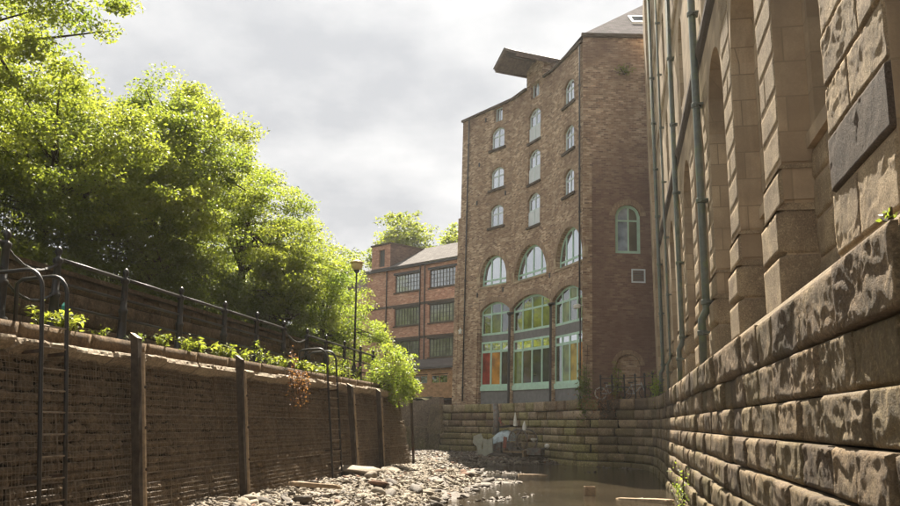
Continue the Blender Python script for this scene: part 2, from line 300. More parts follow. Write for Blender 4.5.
# ------------------------------------------------------------------ mesh helpers
I4 = Matrix.Identity(4)
WORLD = {}
class MB:
    def __init__(s): s.v = []; s.f = []; s.smooth = False
    def quad(s, a, b, c, d):
        i = len(s.v); s.v += [a, b, c, d]; s.f.append((i, i+1, i+2, i+3)); return s
    def poly(s, pts):
        i = len(s.v); s.v += list(pts); s.f.append(tuple(range(i, i+len(pts)))); return s
    def box(s, a, b, M=None):
        x0, y0, z0 = a; x1, y1, z1 = b
        p = [(x0, y0, z0), (x1, y0, z0), (x1, y1, z0), (x0, y1, z0), (x0, y0, z1), (x1, y0, z1), (x1, y1, z1), (x0, y1, z1)]
        if M is not None: p = [tuple(M @ Vector(q)) for q in p]
        i = len(s.v); s.v += p
        for f in ((0, 3, 2, 1), (4, 5, 6, 7), (0, 1, 5, 4), (1, 2, 6, 5), (2, 3, 7, 6), (3, 0, 4, 7)): s.f.append(tuple(i+k for k in f))
        return s
    def prism(s, pts, w0, w1):      # outline in (u, z), extruded in w
        n = len(pts); i = len(s.v)
        s.v += [(p[0], w0, p[1]) for p in pts] + [(p[0], w1, p[1]) for p in pts]
        s.f.append(tuple(range(i, i+n))); s.f.append(tuple(range(i+2*n-1, i+n-1, -1)))
        for k in range(n): s.f.append((i+(k+1) % n, i+k, i+n+k, i+n+(k+1) % n))
        return s
    def tube(s, path, r, n=6, caps=True):
        path = [Vector(p) for p in path]; m = len(path); i = len(s.v)
        rr = r if isinstance(r, (list, tuple)) else [r]*m
        up = None
        for k, p in enumerate(path):
            t = (path[min(k+1, m-1)] - path[max(k-1, 0)]).normalized()
            if up is None:
                up = Vector((0, 0, 1)) if abs(t.z) < 0.9 else Vector((1, 0, 0))
            a = t.cross(up).normalized(); up = a.cross(t).normalized()
            for j in range(n):
                q = p + (a*math.cos(2*math.pi*j/n) + up*math.sin(2*math.pi*j/n))*rr[k]; s.v.append(tuple(q))
        for k in range(m-1):
            for j in range(n):
                s.f.append((i+k*n+j, i+k*n+(j+1) % n, i+(k+1)*n+(j+1) % n, i+(k+1)*n+j))
        if caps: s.f.append(tuple(i+j for j in range(n-1, -1, -1))); s.f.append(tuple(i+(m-1)*n+j for j in range(n)))
        return s
    def lathe(s, prof, c=(0, 0, 0), n=10):
        i = len(s.v); m = len(prof)
        for r, z in prof:
            for j in range(n): s.v.append((c[0]+r*math.cos(2*math.pi*j/n), c[1]+r*math.sin(2*math.pi*j/n), c[2]+z))
        for k in range(m-1):
            for j in range(n): s.f.append((i+k*n+j, i+k*n+(j+1) % n, i+(k+1)*n+(j+1) % n, i+(k+1)*n+j))
        s.f.append(tuple(i+j for j in range(n-1, -1, -1))); s.f.append(tuple(i+(m-1)*n+j for j in range(n)))
        return s
    def torus(s, c, ax1, ax2, Rr, r, n=20, k=6):
        c = Vector(c); ax1 = Vector(ax1); ax2 = Vector(ax2); ax3 = ax1.cross(ax2); i = len(s.v)
        for a in range(n):
            d = ax1*math.cos(2*math.pi*a/n)+ax2*math.sin(2*math.pi*a/n)
            for b in range(k):
                s.v.append(tuple(c + d*(Rr+r*math.cos(2*math.pi*b/k)) + ax3*r*math.sin(2*math.pi*b/k)))
        for a in range(n):
            for b in range(k): s.f.append((i+a*k+b, i+((a+1) % n)*k+b, i+((a+1) % n)*k+(b+1) % k, i+a*k+(b+1) % k))
        return s
    def mesh(s, name, smooth=False):
        me = bpy.data.meshes.new(name); me.from_pydata([tuple(v) for v in s.v], [], s.f)
        if smooth: me.polygons.foreach_set('use_smooth', [True]*len(me.polygons))
        me.update(); return me
def np_mesh(name, verts, faces, smooth=False):
    verts = np.asarray(verts, np.float32); faces = np.asarray(faces, np.int32); k = faces.shape[1]
    me = bpy.data.meshes.new(name); me.vertices.add(len(verts)); me.vertices.foreach_set('co', verts.ravel())
    me.loops.add(faces.size); me.loops.foreach_set('vertex_index', faces.ravel())
    me.polygons.add(len(faces)); me.polygons.foreach_set('loop_start', np.arange(0, faces.size, k, dtype=np.int32)); me.polygons.foreach_set('loop_total', np.full(len(faces), k, np.int32))
    if smooth: me.polygons.foreach_set('use_smooth', np.ones(len(faces), bool))
    me.update(); me.validate(); return me
def obj(name, geo, mat, parent=None, M=None, label=None, cat=None, group=None, kind=None, smooth=False):
    M = M or I4
    if isinstance(geo, MB): geo = geo.mesh(name, smooth)
    o = bpy.data.objects.new(name, geo); COL.objects.link(o)
    if mat and not geo.materials: geo.materials.append(MATS[mat])
    if parent is not None:
        o.parent = parent; o.matrix_parent_inverse = WORLD[parent.name].inverted()
    o.matrix_basis = M; WORLD[o.name] = M.copy()
    tag(o, label, cat, group, kind); return o
def tag(o, label=None, cat=None, group=None, kind=None):
    for k, v in (('label', label), ('category', cat), ('group', group), ('kind', kind)):
        if v: o[k] = v
def thing(name, label, cat, loc=(0, 0, 0), group=None):
    o = bpy.data.objects.new(name, None); COL.objects.link(o); o.empty_display_size = 0.2
    M = Matrix.Translation(loc); o.matrix_basis = M; WORLD[o.name] = M; tag(o, label, cat, group); return o
def copy_tree(o, T, parent=None, label=None):
    """copy a thing, its parts and sub-parts; T moves the copy in the world"""
    c = o.copy(); COL.objects.link(c)
    if parent is None: c.matrix_basis = T @ WORLD[o.name]
    else: c.parent = parent
    WORLD[c.name] = T @ WORLD[o.name]
    if label: c['label'] = label
    for ch in [x for x in COL.objects if x.parent == o]: copy_tree(ch, T, c)
    return c
def frame(o2, u2, z=0.0):
    """local (u, w, z): u along the wall, w into the wall, z up"""
    u = Vector((u2[0], u2[1], 0)).normalized(); w = Vector((-u.y, u.x, 0))
    return Matrix(((u.x, w.x, 0, o2[0]), (u.y, w.y, 0, o2[1]), (0, 0, 1, z), (0, 0, 0, 1)))

def arc_top(op, u):
    ua, ub, zb, zs, rise = op[:5]
    if rise <= 0: return zs
    h = (ub-ua)/2; Rr = (h*h+rise*rise)/(2*rise); c = (ua+ub)/2
    return zs + math.sqrt(max(Rr*Rr-(u-c)**2, 0)) - (Rr-rise)
def wall_panel(mb, u0, u1, z0, z1, ops, w0, depth, top=None):
    br = {u0, u1}
    for op in ops:
        n = 14 if op[4] > 0 else 1
        for k in range(n+1): br.add(min(max(op[0]+(op[1]-op[0])*k/n, u0), u1))
    br = sorted(br); zt = top or (lambda u: z1)
    for a, b in zip(br[:-1], br[1:]):
        if b-a < 1e-6: continue
        m = (a+b)/2; lo = (z0, z0)
        for op in sorted([o for o in ops if o[0] < m < o[1]], key=lambda o: o[2]):
            if op[2] > max(lo)+1e-4: mb.quad((a, w0, lo[0]), (b, w0, lo[1]), (b, w0, op[2]), (a, w0, op[2]))
            lo = (arc_top(op, a), arc_top(op, b))
        mb.quad((a, w0, lo[0]), (b, w0, lo[1]), (b, w0, zt(b)), (a, w0, zt(a)))
    for op in ops: reveal(mb, op, w0, w0+depth)
    return mb
def outline(op, n=14, inset=0.0):
    ua, ub, zb, zs, rise = op[0]+inset, op[1]-inset, op[2]+inset, op[3], op[4]
    pts = [(ua, zb), (ub, zb)]
    if rise > 0:
        r = max(rise-inset, 0.02); o2 = (ua, ub, zb, zs, r)
        for k in range(n+1):
            u = ub+(ua-ub)*k/n; pts.append((u, arc_top(o2, u)))
    else: pts += [(ub, zs-inset), (ua, zs-inset)]
    return pts
def reveal(mb, op, w0, w1):
    p = outline(op)
    for k in range(len(p)):
        a, b = p[k], p[(k+1) % len(p)]
        mb.quad((a[0], w0, a[1]), (a[0], w1, a[1]), (b[0], w1, b[1]), (b[0], w0, b[1]))
def ring_frame(mb, op, t, w0, w1):
    a = outline(op); b = outline(op, inset=t); n = len(a)
    for k in range(n):
        j = (k+1) % n
        P = lambda p, w: (p[0], w, p[1])
        mb.quad(P(a[k], w0), P(a[j], w0), P(b[j], w0), P(b[k], w0))
        mb.quad(P(b[k], w0), P(b[j], w0), P(b[j], w1), P(b[k], w1))
def arch_ring(op, t, w0, w1, n=16, legs=0.0):
    """voussoir band above an arched opening"""
    mb = MB(); ua, ub, zb, zs, rise = op[:5]; h = (ub-ua)/2; Rr = (h*h+rise*rise)/(2*rise); c = (ua+ub)/2; zc = zs+rise-Rr
    a0 = math.asin(min(1, h/Rr)); 
    if rise > h: a0 = math.pi/2
    pts = [(-a0+2*a0*k/n) for k in range(n+1)]
    A = [(c+Rr*math.sin(a), zc+Rr*math.cos(a)) for a in pts]; B = [(c+(Rr+t)*math.sin(a), zc+(Rr+t)*math.cos(a)) for a in pts]
    for k in range(n):
        mb.quad((A[k][0], w0, A[k][1]), (A[k+1][0], w0, A[k+1][1]), (B[k+1][0], w0, B[k+1][1]), (B[k][0], w0, B[k][1]))
        mb.quad((B[k][0], w0, B[k][1]), (B[k+1][0], w0, B[k+1][1]), (B[k+1][0], w1, B[k+1][1]), (B[k][0], w1, B[k][1]))
        mb.quad((A[k+1][0], w0, A[k+1][1]), (A[k][0], w0, A[k][1]), (A[k][0], w1, A[k][1]), (A[k+1][0], w1, A[k+1][1]))
    for k in (0, n): mb.quad((A[k][0], w0, A[k][1]), (B[k][0], w0, B[k][1]), (B[k][0], w1, B[k][1]), (A[k][0], w1, A[k][1]))
    return mb
def window(parent, M, op, w, fmat, gmats, vs=(), hs=(), ft=0.09, mt=0.06, label=None, name='window', split=True):
    """frame mesh with its panes as sub-parts; vs = mullion u, hs = transom z"""
    mb = MB(); ring_frame(mb, op, ft, w, w+0.08)
    ua, ub, zb = op[0]+ft, op[1]-ft, op[2]+ft; i_op = (ua, ub, zb, op[3] if op[4] > 0 else op[3]-ft, max(op[4]-ft, 0.02) if op[4] > 0 else 0)
    for v in vs: mb.box((v-mt/2, w-0.005, zb), (v+mt/2, w+0.07, arc_top(i_op, v)))
    for h in hs:
        a, b = ua, ub
        if op[4] > 0 and h > op[3]:
            us = [ua+(ub-ua)*k/60 for k in range(61)]; ok = [u for u in us if arc_top(i_op, u) >= h]
            if not ok: continue
            a, b = ok[0], ok[-1]
        mb.box((a, w+0.002, h-mt/2), (b, w+0.06, h+mt/2))
    f = obj(name, mb, fmat, parent, M, label=label)
    uu = [ua]+list(vs)+[ub]; zz = [zb]+list(hs)+[None] if split else [zb, None]
    if not split: uu = [ua, ub]
    k = 0
    for zi in range(len(zz)-1):
        for ui in range(len(uu)-1):
            a, b = uu[ui], uu[ui+1]; z0 = zz[zi]; n = 8 if i_op[4] > 0 else 1
            tops = [(b+(a-b)*q/n) for q in range(n+1)]
            pts = [(a, z0), (b, z0)] + [(u, max(z0+0.01, min(arc_top(i_op, u), zz[zi+1] if zz[zi+1] else 1e9))) for u in tops]
            if max(p[1] for p in pts[2:]) - z0 < 0.06: continue
            g = gmats[k % len(gmats)] if isinstance(gmats, (list, tuple)) else gmats; k += 1
            obj('pane', MB().prism(pts, w+0.03, w+0.045), g, f, M)
    return f

# rock-faced block in a local frame: front at y = 0 facing -y, body behind
def block_mesh(lx, lz, depth, cell, seed, rough=0.05, pillow=0.05, edge=0.06, sharp=1.0):
    nx = max(3, int(lx/cell)); nz = max(3, int(lz/cell))
    xs = np.linspace(-lx/2, lx/2, nx+1); zs = np.linspace(-lz/2, lz/2, nz+1)
    X, Z = np.meshgrid(xs, zs); x = X.ravel(); z = Z.ravel()
    d = np.minimum(np.minimum(x+lx/2, lx/2-x), np.minimum(z+lz/2, lz/2-z)); e = np.clip(d/edge, 0, 1)**0.5
    P0 = np.stack([x*1.5+seed*3.1, np.full_like(x, seed*1.7), z*2.1], 1); wv = fbm(P0*1.7+9.1, 2, 3)
    P = P0 + np.stack([wv*0.5, wv*0.2, -wv*0.4], 1)
    h = fbm(P, 6 if cell < 0.08 else 4, int(seed) % 97, 0.55, True)
    rid = 1-np.abs(fbm(P*1.5+5.2, 4, 31, 0.6, True))*2
    stk = fbm(np.stack([x*7.0+seed, np.full_like(x, seed*0.3), z*1.6], 1), 3, 53)
    lo = fbm(P0*0.8+3.3, 2, 71); hi = fbm(P*3.4+1.7, 4 if cell < 0.08 else 2, 83, 0.65, True); mask = np.clip(fbm(P0*1.1+7.7, 2, 19)*1.6+0.45, 0.12, 1)
    h = lo*0.75*sharp + h*0.35 + hi*0.55*mask; rid = 0.45+(rid-0.45)*0.5
    y = -(pillow*e + e*rough*(h*0.9 + 0.5*(rid-0.45)*sharp + 0.12*stk*sharp)) + (1-e)*0.006
    inset = (1-e)*0.006
    x = x - np.sign(x)*inset; z = z - np.sign(z)*inset
    V = np.stack([x, y, z], 1); n = nx+1
    F = [(j*n+i, j*n+i+1, (j+1)*n+i+1, (j+1)*n+i) for j in range(nz) for i in range(nx)]
    b = [i for i in range(n)] + [j*n+nx for j in range(1, nz+1)] + [nz*n+i for i in range(nx-1, -1, -1)] + [j*n for j in range(nz-1, 0, -1)]
    s0 = len(V); B = V[b].copy(); B[:, 1] = depth; V = np.vstack([V, B]); m = len(b)
    for k in range(m): F.append((b[(k+1) % m], b[k], s0+k, s0+(k+1) % m))
    return np_mesh('block', V, F, smooth=True)

# ------------------------------------------------------------------ setting: bed, water, banks
FAC0, FAC1, FAC2, FAC3 = (-10.21, 63.71), (-5.92, 59.27), (-2.87, 54.40), (-0.82, 50.0)
def lerp(a, b, t): return a+(b-a)*t
def bed_h(x, y):
    x = np.asarray(x, float); y = np.asarray(y, float)
    xw = np.interp(y, [0, 20, 24, 29.5, 36, 43.5, 60], [-4.4, -4.6, -4.6, -4.25, -4.9, -5.9, -7.5])
    ye = np.interp(x, [-30, -8, -5.4, -2.3, 0.5, 2, 5], [44, 46.5, 49, 52.0, 50, 47, 46])
    dx = xw-x; dy = y-ye
    n = fbm(np.stack([x*0.55, y*0.4, 0*x], -1).reshape(-1, 3), 4, 5).reshape(x.shape)
    left = 0.86*(1-np.exp(-np.maximum(dx+n*0.5, 0)/2.6)); far = 0.5*(1-np.exp(-np.maximum(dy+n*0.7, 0)/5.0))
    n3 = fbm(np.stack([x*0.5+40, y*0.28, 0*x], -1).reshape(-1, 3), 3, 8).reshape(x.shape)
    sub = np.clip(np.maximum(dx, dy), -3, 0)*0.045 + np.minimum(n3+0.05, 0.2)*0.36*np.clip(-np.maximum(dx, dy)/1.5, 0, 1)
    h = np.where(np.maximum(dx, dy) > 0, np.maximum(left, far), sub)
    h = h - np.clip((y-40)/25, 0, 1)*np.clip(left, 0, 1)*0.55
    return h + n*0.05*np.clip(h*4+0.6, 0, 1)
def build_bed():
    xs = np.arange(-32, 6.01, 0.2); ys = np.arange(-6, 90, 0.22)
    X, Y = np.meshgrid(xs, ys); Z = bed_h(X, Y)
    Z = Z + fbm(np.stack([X.ravel()*3, Y.ravel()*3, 0*X.ravel()], 1), 3, 9).reshape(X.shape)*0.03*np.clip(Z*5, 0, 1)
    V = np.stack([X.ravel(), Y.ravel(), Z.ravel()], 1); n = len(xs)
    i, j = np.meshgrid(np.arange(n-1), np.arange(len(ys)-1)); a = (j*n+i).ravel()
    obj('river_bed', np_mesh('river_bed', V, np.stack([a, a+1, a+n+1, a+n], 1), True), 'mud', kind='structure')
    obj('river_water', MB().quad((-7.6, -6, 0), (6, -6, 0), (6, 60, 0), (-7.6, 60, 0)), 'water', kind='structure')
build_bed()
LX = -8.3     # left quay edge
def build_left_ground():
    # quay path, then hillside up to the left; one sheet reaching far off
    obj('quay_path', MB().quad((-12.0, -6, 3.66), (-8.65, -6, 3.66), (-8.65, 37.2, 3.66), (-12.0, 37.2, 3.66)).quad((-8.65, 37.2, 3.66), (-12.0, 37.2, 3.66), (-12.0, 37.2, -0.3), (-8.65, 37.2, -0.3)), 'soil', kind='structure')
    ys = np.arange(-8, 64.1, 1.5); xs = -11.95 - np.array([0, 0.6, 1.5, 3, 5, 8, 12, 20, 40, 90, 200.0])
    X, Y = np.meshgrid(xs, ys); d = -11.95-X
    end = 1-np.clip((Y-38)/8, 0, 1)*0.9
    Z = 5.05 + np.minimum(d*0.36, 7)*end + fbm(np.stack([X.ravel()*0.4, Y.ravel()*0.4, 0*X.ravel()], 1), 3, 3).reshape(X.shape)*0.25 - (1-end)*1.2
    V = np.stack([X.ravel(), Y.ravel(), Z.ravel()], 1); n = len(xs)
    i, j = np.meshgrid(np.arange(n-1), np.arange(len(ys)-1)); a = (j*n+i).ravel()
    obj('hillside', np_mesh('hillside', V, np.stack([a+n, a+n+1, a+1, a], 1), True), 'soil', kind='structure')
    obj('ground', MB().quad((-500, -500, -0.75), (500, -500, -0.75), (500, 700, -0.75), (-500, 700, -0.75)), 'soil', kind='structure')
    obj('far_bank', MB().quad((-60, 96, 3.2), (-11.3, 64.2, 3.2), (60, 64, 3.2), (60, 400, 3.2)).quad((-60, 96, 3.2), (60, 400, 3.2), (-200, 400, 3.2), (-200, 100, 3.2)), 'soil', kind='structure')
build_left_ground()

# ------------------------------------------------------------------ right-hand and far quay walls of coursed rock-faced stone
COURSES = [(3.58, 2.98), (2.98, 2.48), (2.48, 2.04), (2.04, 1.60), (1.60, 1.16), (1.16, 0.72), (0.72, 0.28), (0.28, -0.2), (-0.2, -0.7)]
class Path:
    def __init__(s, pts, n=24):
        P = [pts[0]]+pts+[pts[-1]]; out = []
        for i in range(1, len(P)-2):
            p0, p1, p2, p3 = [np.array(P[i+k], float) for k in (-1, 0, 1, 2)]
            for k in range(n):
                t = k/n; out.append(0.5*((2*p1)+(p2-p0)*t+(2*p0-5*p1+4*p2-p3)*t*t+(3*p1-p0-3*p2+p3)*t**3))
        out.append(np.array(P[-2], float)); s.p = np.array(out); s.s = np.concatenate([[0], np.cumsum(np.linalg.norm(np.diff(s.p, axis=0), axis=1))])
        s.len = s.s[-1]
    def at(s, q): return np.array([np.interp(q, s.s, s.p[:, 0]), np.interp(q, s.s, s.p[:, 1])])
    def tan(s, q):
        d = s.at(min(q+0.3, s.len))-s.at(max(q-0.3, 0)); return d/np.linalg.norm(d)
def course_wall(root, path, batter, cells, mats, top_extra, seed, len_rng=(0.85, 1.6), rough=0.07, pillow=0.06, back='joint_dark', courses=COURSES, edge=None):
    rnd = random.Random(seed); bk = MB()
    def off(z): return (3.58-z)*batter
    for ci, (zt, zb) in enumerate(courses):
        q = -rnd.uniform(0, 0.8); zm = (zt+zb)/2
        while q < path.len:
            l = rnd.uniform(*len_rng)*(1.25 if ci == 0 else 1.0); q2 = q+l
            a, b = max(q, 0), min(q2, path.len); q = q2
            if b-a < 0.25: continue
            m = (a+b)/2; t = path.tan(m); c = path.at(m); out = np.array([t[1], -t[0]])
            o = off(zm) + (top_extra if ci == 0 else 0) + rnd.uniform(-0.035, 0.045)*(1 if edge is None else 1.7)
            c = c+out*o; dist = math.hypot(c[0], c[1]); cell = cells(dist)
            M = frame(c, t, zm)
            # slight tilt/yaw of each block
            M = M @ Matrix.Rotation(rnd.uniform(-0.010, 0.010), 4, 'Z') @ Matrix.Rotation(rnd.uniform(-0.003, 0.003), 4, 'Y')
            me = block_mesh(b-a-(0.03 if edge is None else 0.12), zt-zb-(0.012 if edge is None else 0.03), 0.35, cell, rnd.uniform(0, 900), rough*rnd.uniform(0.6, 1.3), pillow*rnd.uniform(0.4, 1.6), (0.035 if ci else 0.06) if edge is None else edge)
            obj('stone_block', me, rnd.choice(mats), root, M)
    n = max(2, int(path.len/0.8)); zs = [3.5, -0.8]
    for k in range(n):
        p = []
        for q in (path.len*k/n, path.len*(k+1)/n):
            t = path.tan(q); c = path.at(q); out = np.array([t[1], -t[0]])
            p.append([c+out*(off(z)-0.10) for z in zs])
        bk.quad((*p[0][1], zs[1]), (*p[1][1], zs[1]), (*p[1][0], zs[0]), (*p[0][0], zs[0]))
    obj('wall_core', bk, back, root)
# the path is walked so that the wall's face is on the right-hand side of (u, -w): far end first towards the camera
RIGHT_PTS = [(0.0, 48.95), (1.4, 48.3), (2.45, 46.6), (2.95, 43.6), (2.86, 36.0), (2.5, 21.0), (2.24, 10.0), (2.06, 2.5)]
rq = thing('quay_wall', 'dark rock-faced stone river wall curving along the right bank', 'wall', (2.4, 20, 0))
course_wall(rq, Path(RIGHT_PTS), 0.13, lambda d: min(0.30, max(0.026, d*0.0036)), ('quay_stone', 'quay_stone_dark', 'quay_stone_tan', 'quay_stone'), 0.10, 11, rough=0.038, pillow=0.022)
FAR_PTS = [(-30.0, 76.9), (-11.3, 64.0), (-10.5, 63.3), (-6.15, 58.95), (-3.15, 54.15), (-1.15, 49.85), (-0.5, 49.2), (0.2, 48.87)]
fq = thing('quay_wall', 'mossy coursed stone river wall below the tall brick warehouse', 'wall', (-5, 57, 0))
course_wall(fq, Path(FAR_PTS[1:]), 0.10, lambda d: 0.13, ('quay_stone_far', 'quay_stone_far_brown', 'quay_stone_far_moss'), 0.06, 23, len_rng=(0.9, 1.7), rough=0.07, pillow=0.015, edge=0.03)
def build_far_left_wall():
    t = thing('quay_wall', 'stained low river wall with pale render under the timber shed', 'wall', (-17, 67.6, 0))
    M = frame((-30, 76.9), (18.7, -12.9)); ln = math.hypot(18.7, 12.9)
    obj('stone_base', MB().box((0, -0.12, -0.7), (ln-0.3, 0.5, 2.0)), 'quay_stone_far', t, M)
    obj('rendered_band', MB().box((0, 0, 2.0), (ln-0.3, 0.5, 4.15)), 'render_wall', t, M)
    obj('buttress', MB().prism([(ln-1.15, 1.5), (ln+0.35, 1.5), (ln+0.2, 3.6), (ln-0.7, 3.6)], -0.45, 0.2), 'quay_stone_far', t, M)
    obj('fallen_slab', MB().prism([(ln-4.6, -0.3), (ln-1.2, -0.3), (ln-1.2, 1.9), (ln-2.2, 2.05), (ln-3.9, 1.85), (ln-4.5, 1.2)], -0.5, -0.125), 'quay_stone_far', t, M)
build_far_left_wall()
obj('quayside', MB().poly([(2.3, -6, 3.55), (40, -6, 3.55), (40, 64.3, 3.55), (-10.3, 64.3, 3.55), (-10.3, 63.75, 3.55), (-5.95, 59.2, 3.55), (-2.95, 54.3, 3.55), (-0.9, 49.75, 3.55), (0.0, 49.1, 3.55), (1.5, 48.5, 3.55), (2.7, 46.8, 3.55), (3.2, 43.6, 3.55), (3.1, 36, 3.55), (2.75, 21, 3.55), (2.5, 10, 3.55)]), 'soil', kind='structure')

# ------------------------------------------------------------------ stone building on the right
SBM = frame((2.0, 0.0), (-0.024, -1.0))      # u = -distance along the wall, w = into the building
def build_stone_building():
    t = thing('stone_building', 'tall sandstone building with pilasters and round arches rising over the right bank', 'building', (3.0, 25, 3.5))
    M = SBM; y0, y1 = 2.0, 47.0; top = 27.0
    piers = [(7.35, 9.5)] + [(12.3+4.3*k, 13.65+4.3*k) for k in range(8)]
    W = 0.30
    # arcade plane
    ops = []; edges = [(2.0, 4.0)]+piers+[(46.6, 47.0)]
    for (a0, a1), (b0, b1) in zip(edges[:-1], edges[1:]):
        ua, ub = -b0, -a1; h = (ub-ua)/2
        if h > 0.4: ops.append((ua, ub, 3.45, 10.55-min(h, 1.6), min(h, 1.6)))
    up = []
    for op in ops:
        c = (op[0]+op[1])/2
        for zb in (12.6, 17.0, 21.4): up.append((c-0.75, c+0.75, zb, zb+2.4, 0.45))
    obj('arcade_wall', wall_panel(MB(), -y1, -y0, 3.4, top, ops+up, W, 0.42), 'ashlar', t, M)
    inner = []
    for op in ops: inner.append((op[0]+0.28, op[1]-0.28, 6.25, op[3]-0.1, max(op[4]-0.28, 0.3)))
    obj('bay_wall', wall_panel(MB(), -y1, -y0, 3.4, 11.5, inner, W+0.42, 0.32), 'ashlar', t, M)
    obj('back_wall', MB().box((-y1, 1.2, 3.4), (-y0, 12, top)), 'ashlar', t, M)
    for op in inner:
        c = (op[0]+op[1])/2
        window(t, M, op, W+0.42+0.26, 'pipe_green', ['glass_dark'], vs=(op[0]+0.35, c, op[1]-0.35), hs=(7.6, 8.9), ft=0.12, mt=0.08, split=False)
    for op in up: window(t, M, op, W+0.34, 'frame_dark_sage', ['glass_dark'], vs=((op[0]+op[1])/2,), hs=(op[2]+1.3,), split=False)
    # sills
    for op in inner: obj('window_sill', MB().prism([(op[0]-0.2, 5.95), (op[1]+0.2, 5.95), (op[1]+0.2, 6.16), (op[0]-0.2, 6.16)], W+0.33, W+0.9), 'ashlar', t, M)
    # string course and upper cornices
    for z, d, hh in ((11.35, 0.14, 0.36), (16.2, 0.10, 0.3), (20.7, 0.10, 0.3), (26.4, 0.35, 0.6)):
        mb = MB(); p = [(W, z), (W-d*0.6, z+0.05), (W-d, z+0.16), (W-d, z+hh-0.06), (W, z+hh)]
        for k in range(len(p)-1): mb.quad((-y1, p[k][0], p[k][1]), (-y0, p[k][0], p[k][1]), (-y0, p[k+1][0], p[k+1][1]), (-y1, p[k+1][0], p[k+1][1]))
        obj('string_course', mb, 'sandstone_dark' if z < 12 else 'ashlar', t, M)
    # weathered slope at the foot of the wall
    q = -y1
    rnd = random.Random(4)
    while q < -y0:
        l = rnd.uniform(1.1, 2.0); b = min(q+l, -y0)
        obj('plinth_slope', MB().poly([(q, -0.06, 3.56), (b-0.012, -0.06, 3.56), (b-0.012, 0.02, 3.70), (q, 0.02, 3.70)]).poly([(q, 0.02, 3.70), (b-0.012, 0.02, 3.70), (b-0.012, 0.32, 3.93), (q, 0.32, 3.93)])
            .poly([(q, -0.06, 3.56), (q, 0.02, 3.70), (q, 0.32, 3.93), (q, 0.4, 3.5)]).poly([(b-0.012, -0.06, 3.56), (b-0.012, 0.4, 3.5), (b-0.012, 0.32, 3.93), (b-0.012, 0.02, 3.70)]), 'coping_stone', t, M); q = b
    # rock-faced blocks on the near pier
    def blk(ya, yb, za, zb, mat, proud=0.05, rough=0.03, cell=0.03, depth=0.2, w=W, edge=0.035):
        me = block_mesh(yb-ya-0.016, zb-za-0.014, depth, cell, rnd.uniform(0, 900), rough, proud, edge, 0.6)
        return obj('stone_block', me, mat, t, M @ Matrix.Translation((-(ya+yb)/2, w, (za+zb)/2)))
    zz = [3.93, 4.60, 5.22, 5.78, 6.36, 6.95, 7.5, 8.1, 8.7]
    for k in range(len(zz)-1):
        if k == 1:
            blk(7.35, 9.5, zz[1], zz[2], 'sandstone_dark', 0.045, 0.012, 0.026, edge=0.015); continue
        cuts = [7.35, 8.55, 9.5] if k % 2 == 0 else [7.35, 8.1, 9.5]
        for a, b in zip(cuts[:-1], cuts[1:]): blk(a, b, zz[k], zz[k+1], 'sandstone', 0.03, 0.020, 0.024, edge=0.02)
    # nearer wall blocks beyond the frame edge
    for k in range(len(zz)-1):
        blk(4.05, 5.6, zz[k], zz[k+1], 'sandstone', 0.04, 0.03, 0.08); blk(5.6, 7.33, zz[k], zz[k+1], 'sandstone', 0.04, 0.03, 0.08, w=W+0.2)
    # pilaster faces: one or two blocks per course, and the plinth with its weathered top
    for pi, (a, b) in enumerate(piers[1:]):
        zs = [3.93, 4.55, 5.10]; z = 5.28
        cell = max(0.04, a*0.0035)
        blk(a-0.02, b+0.02, 3.75, 4.5, 'sandstone', 0.11, 0.010, cell, edge=0.012, depth=0.4); blk(a-0.02, b+0.02, 4.5, 5.12, 'sandstone', 0.11, 0.010, cell, edge=0.012, depth=0.4)
        for (zb_, zt_, pr) in ((5.11, 5.26, 0.112), (5.705, 5.80, 0.052)):
            ua_, ub_ = -b-0.02, -a+0.02; w0, w1, w2 = W-pr, W+0.02, W+0.41
            cp = MB(); cp.quad((ua_, w0, zb_), (ub_, w0, zb_), (ub_, w1, zt_), (ua_, w1, zt_)); cp.poly([(ub_, w0, zb_), (ub_, w2, zb_), (ub_-0.03, w2, zt_), (ub_-0.03, w1, zt_)]); cp.quad((ua_, w0, zb_), (ua_, w1, zt_), (ua_, w2, zt_), (ua_, w2, zb_)); cp.quad((ua_, w1, zt_), (ub_, w1, zt_), (ub_, w2, zt_), (ua_, w2, zt_))
            obj('plinth_cap', cp, 'sandstone', t, M)
        blk(a-0.01, b+0.01, 5.14, 5.71, 'sandstone', 0.05, 0.008, cell, edge=0.012, depth=0.4); z = 5.82
        if pi > 4: continue
        k = 0
        while z < 10.4 + (0.6 if pi < 2 else 0):
            hgt = rnd.choice([0.5, 0.56, 0.64]); m = a+(0.55 if k % 2 else 0.85)
            for (p, q2) in (((a, m), (m, b)) if k % 3 == 2 else ((a, b),)): blk(p, q2, z, z+hgt, 'sandstone', 0.012, 0.007, cell, edge=0.012)
            z += hgt; k += 1
    # blocks on the bay wall under the first window sills
    for (ya, yb) in ((9.5, 12.3), (13.65, 16.6)):
        for k, (za, zb) in enumerate(((3.75, 4.4), (4.4, 4.95), (4.95, 5.5), (5.5, 5.95))):
            n = 3; d = (yb-ya)/n
            for i in range(n): blk(ya+i*d, ya+(i+1)*d, za, zb, 'sandstone', 0.03, 0.035, 0.05, w=W+0.42)
    obj('end_pier', MB().box((-49.7, 0.0, 3.45), (-47.0, 6.0, 26.4)), 'ashlar', t, M)
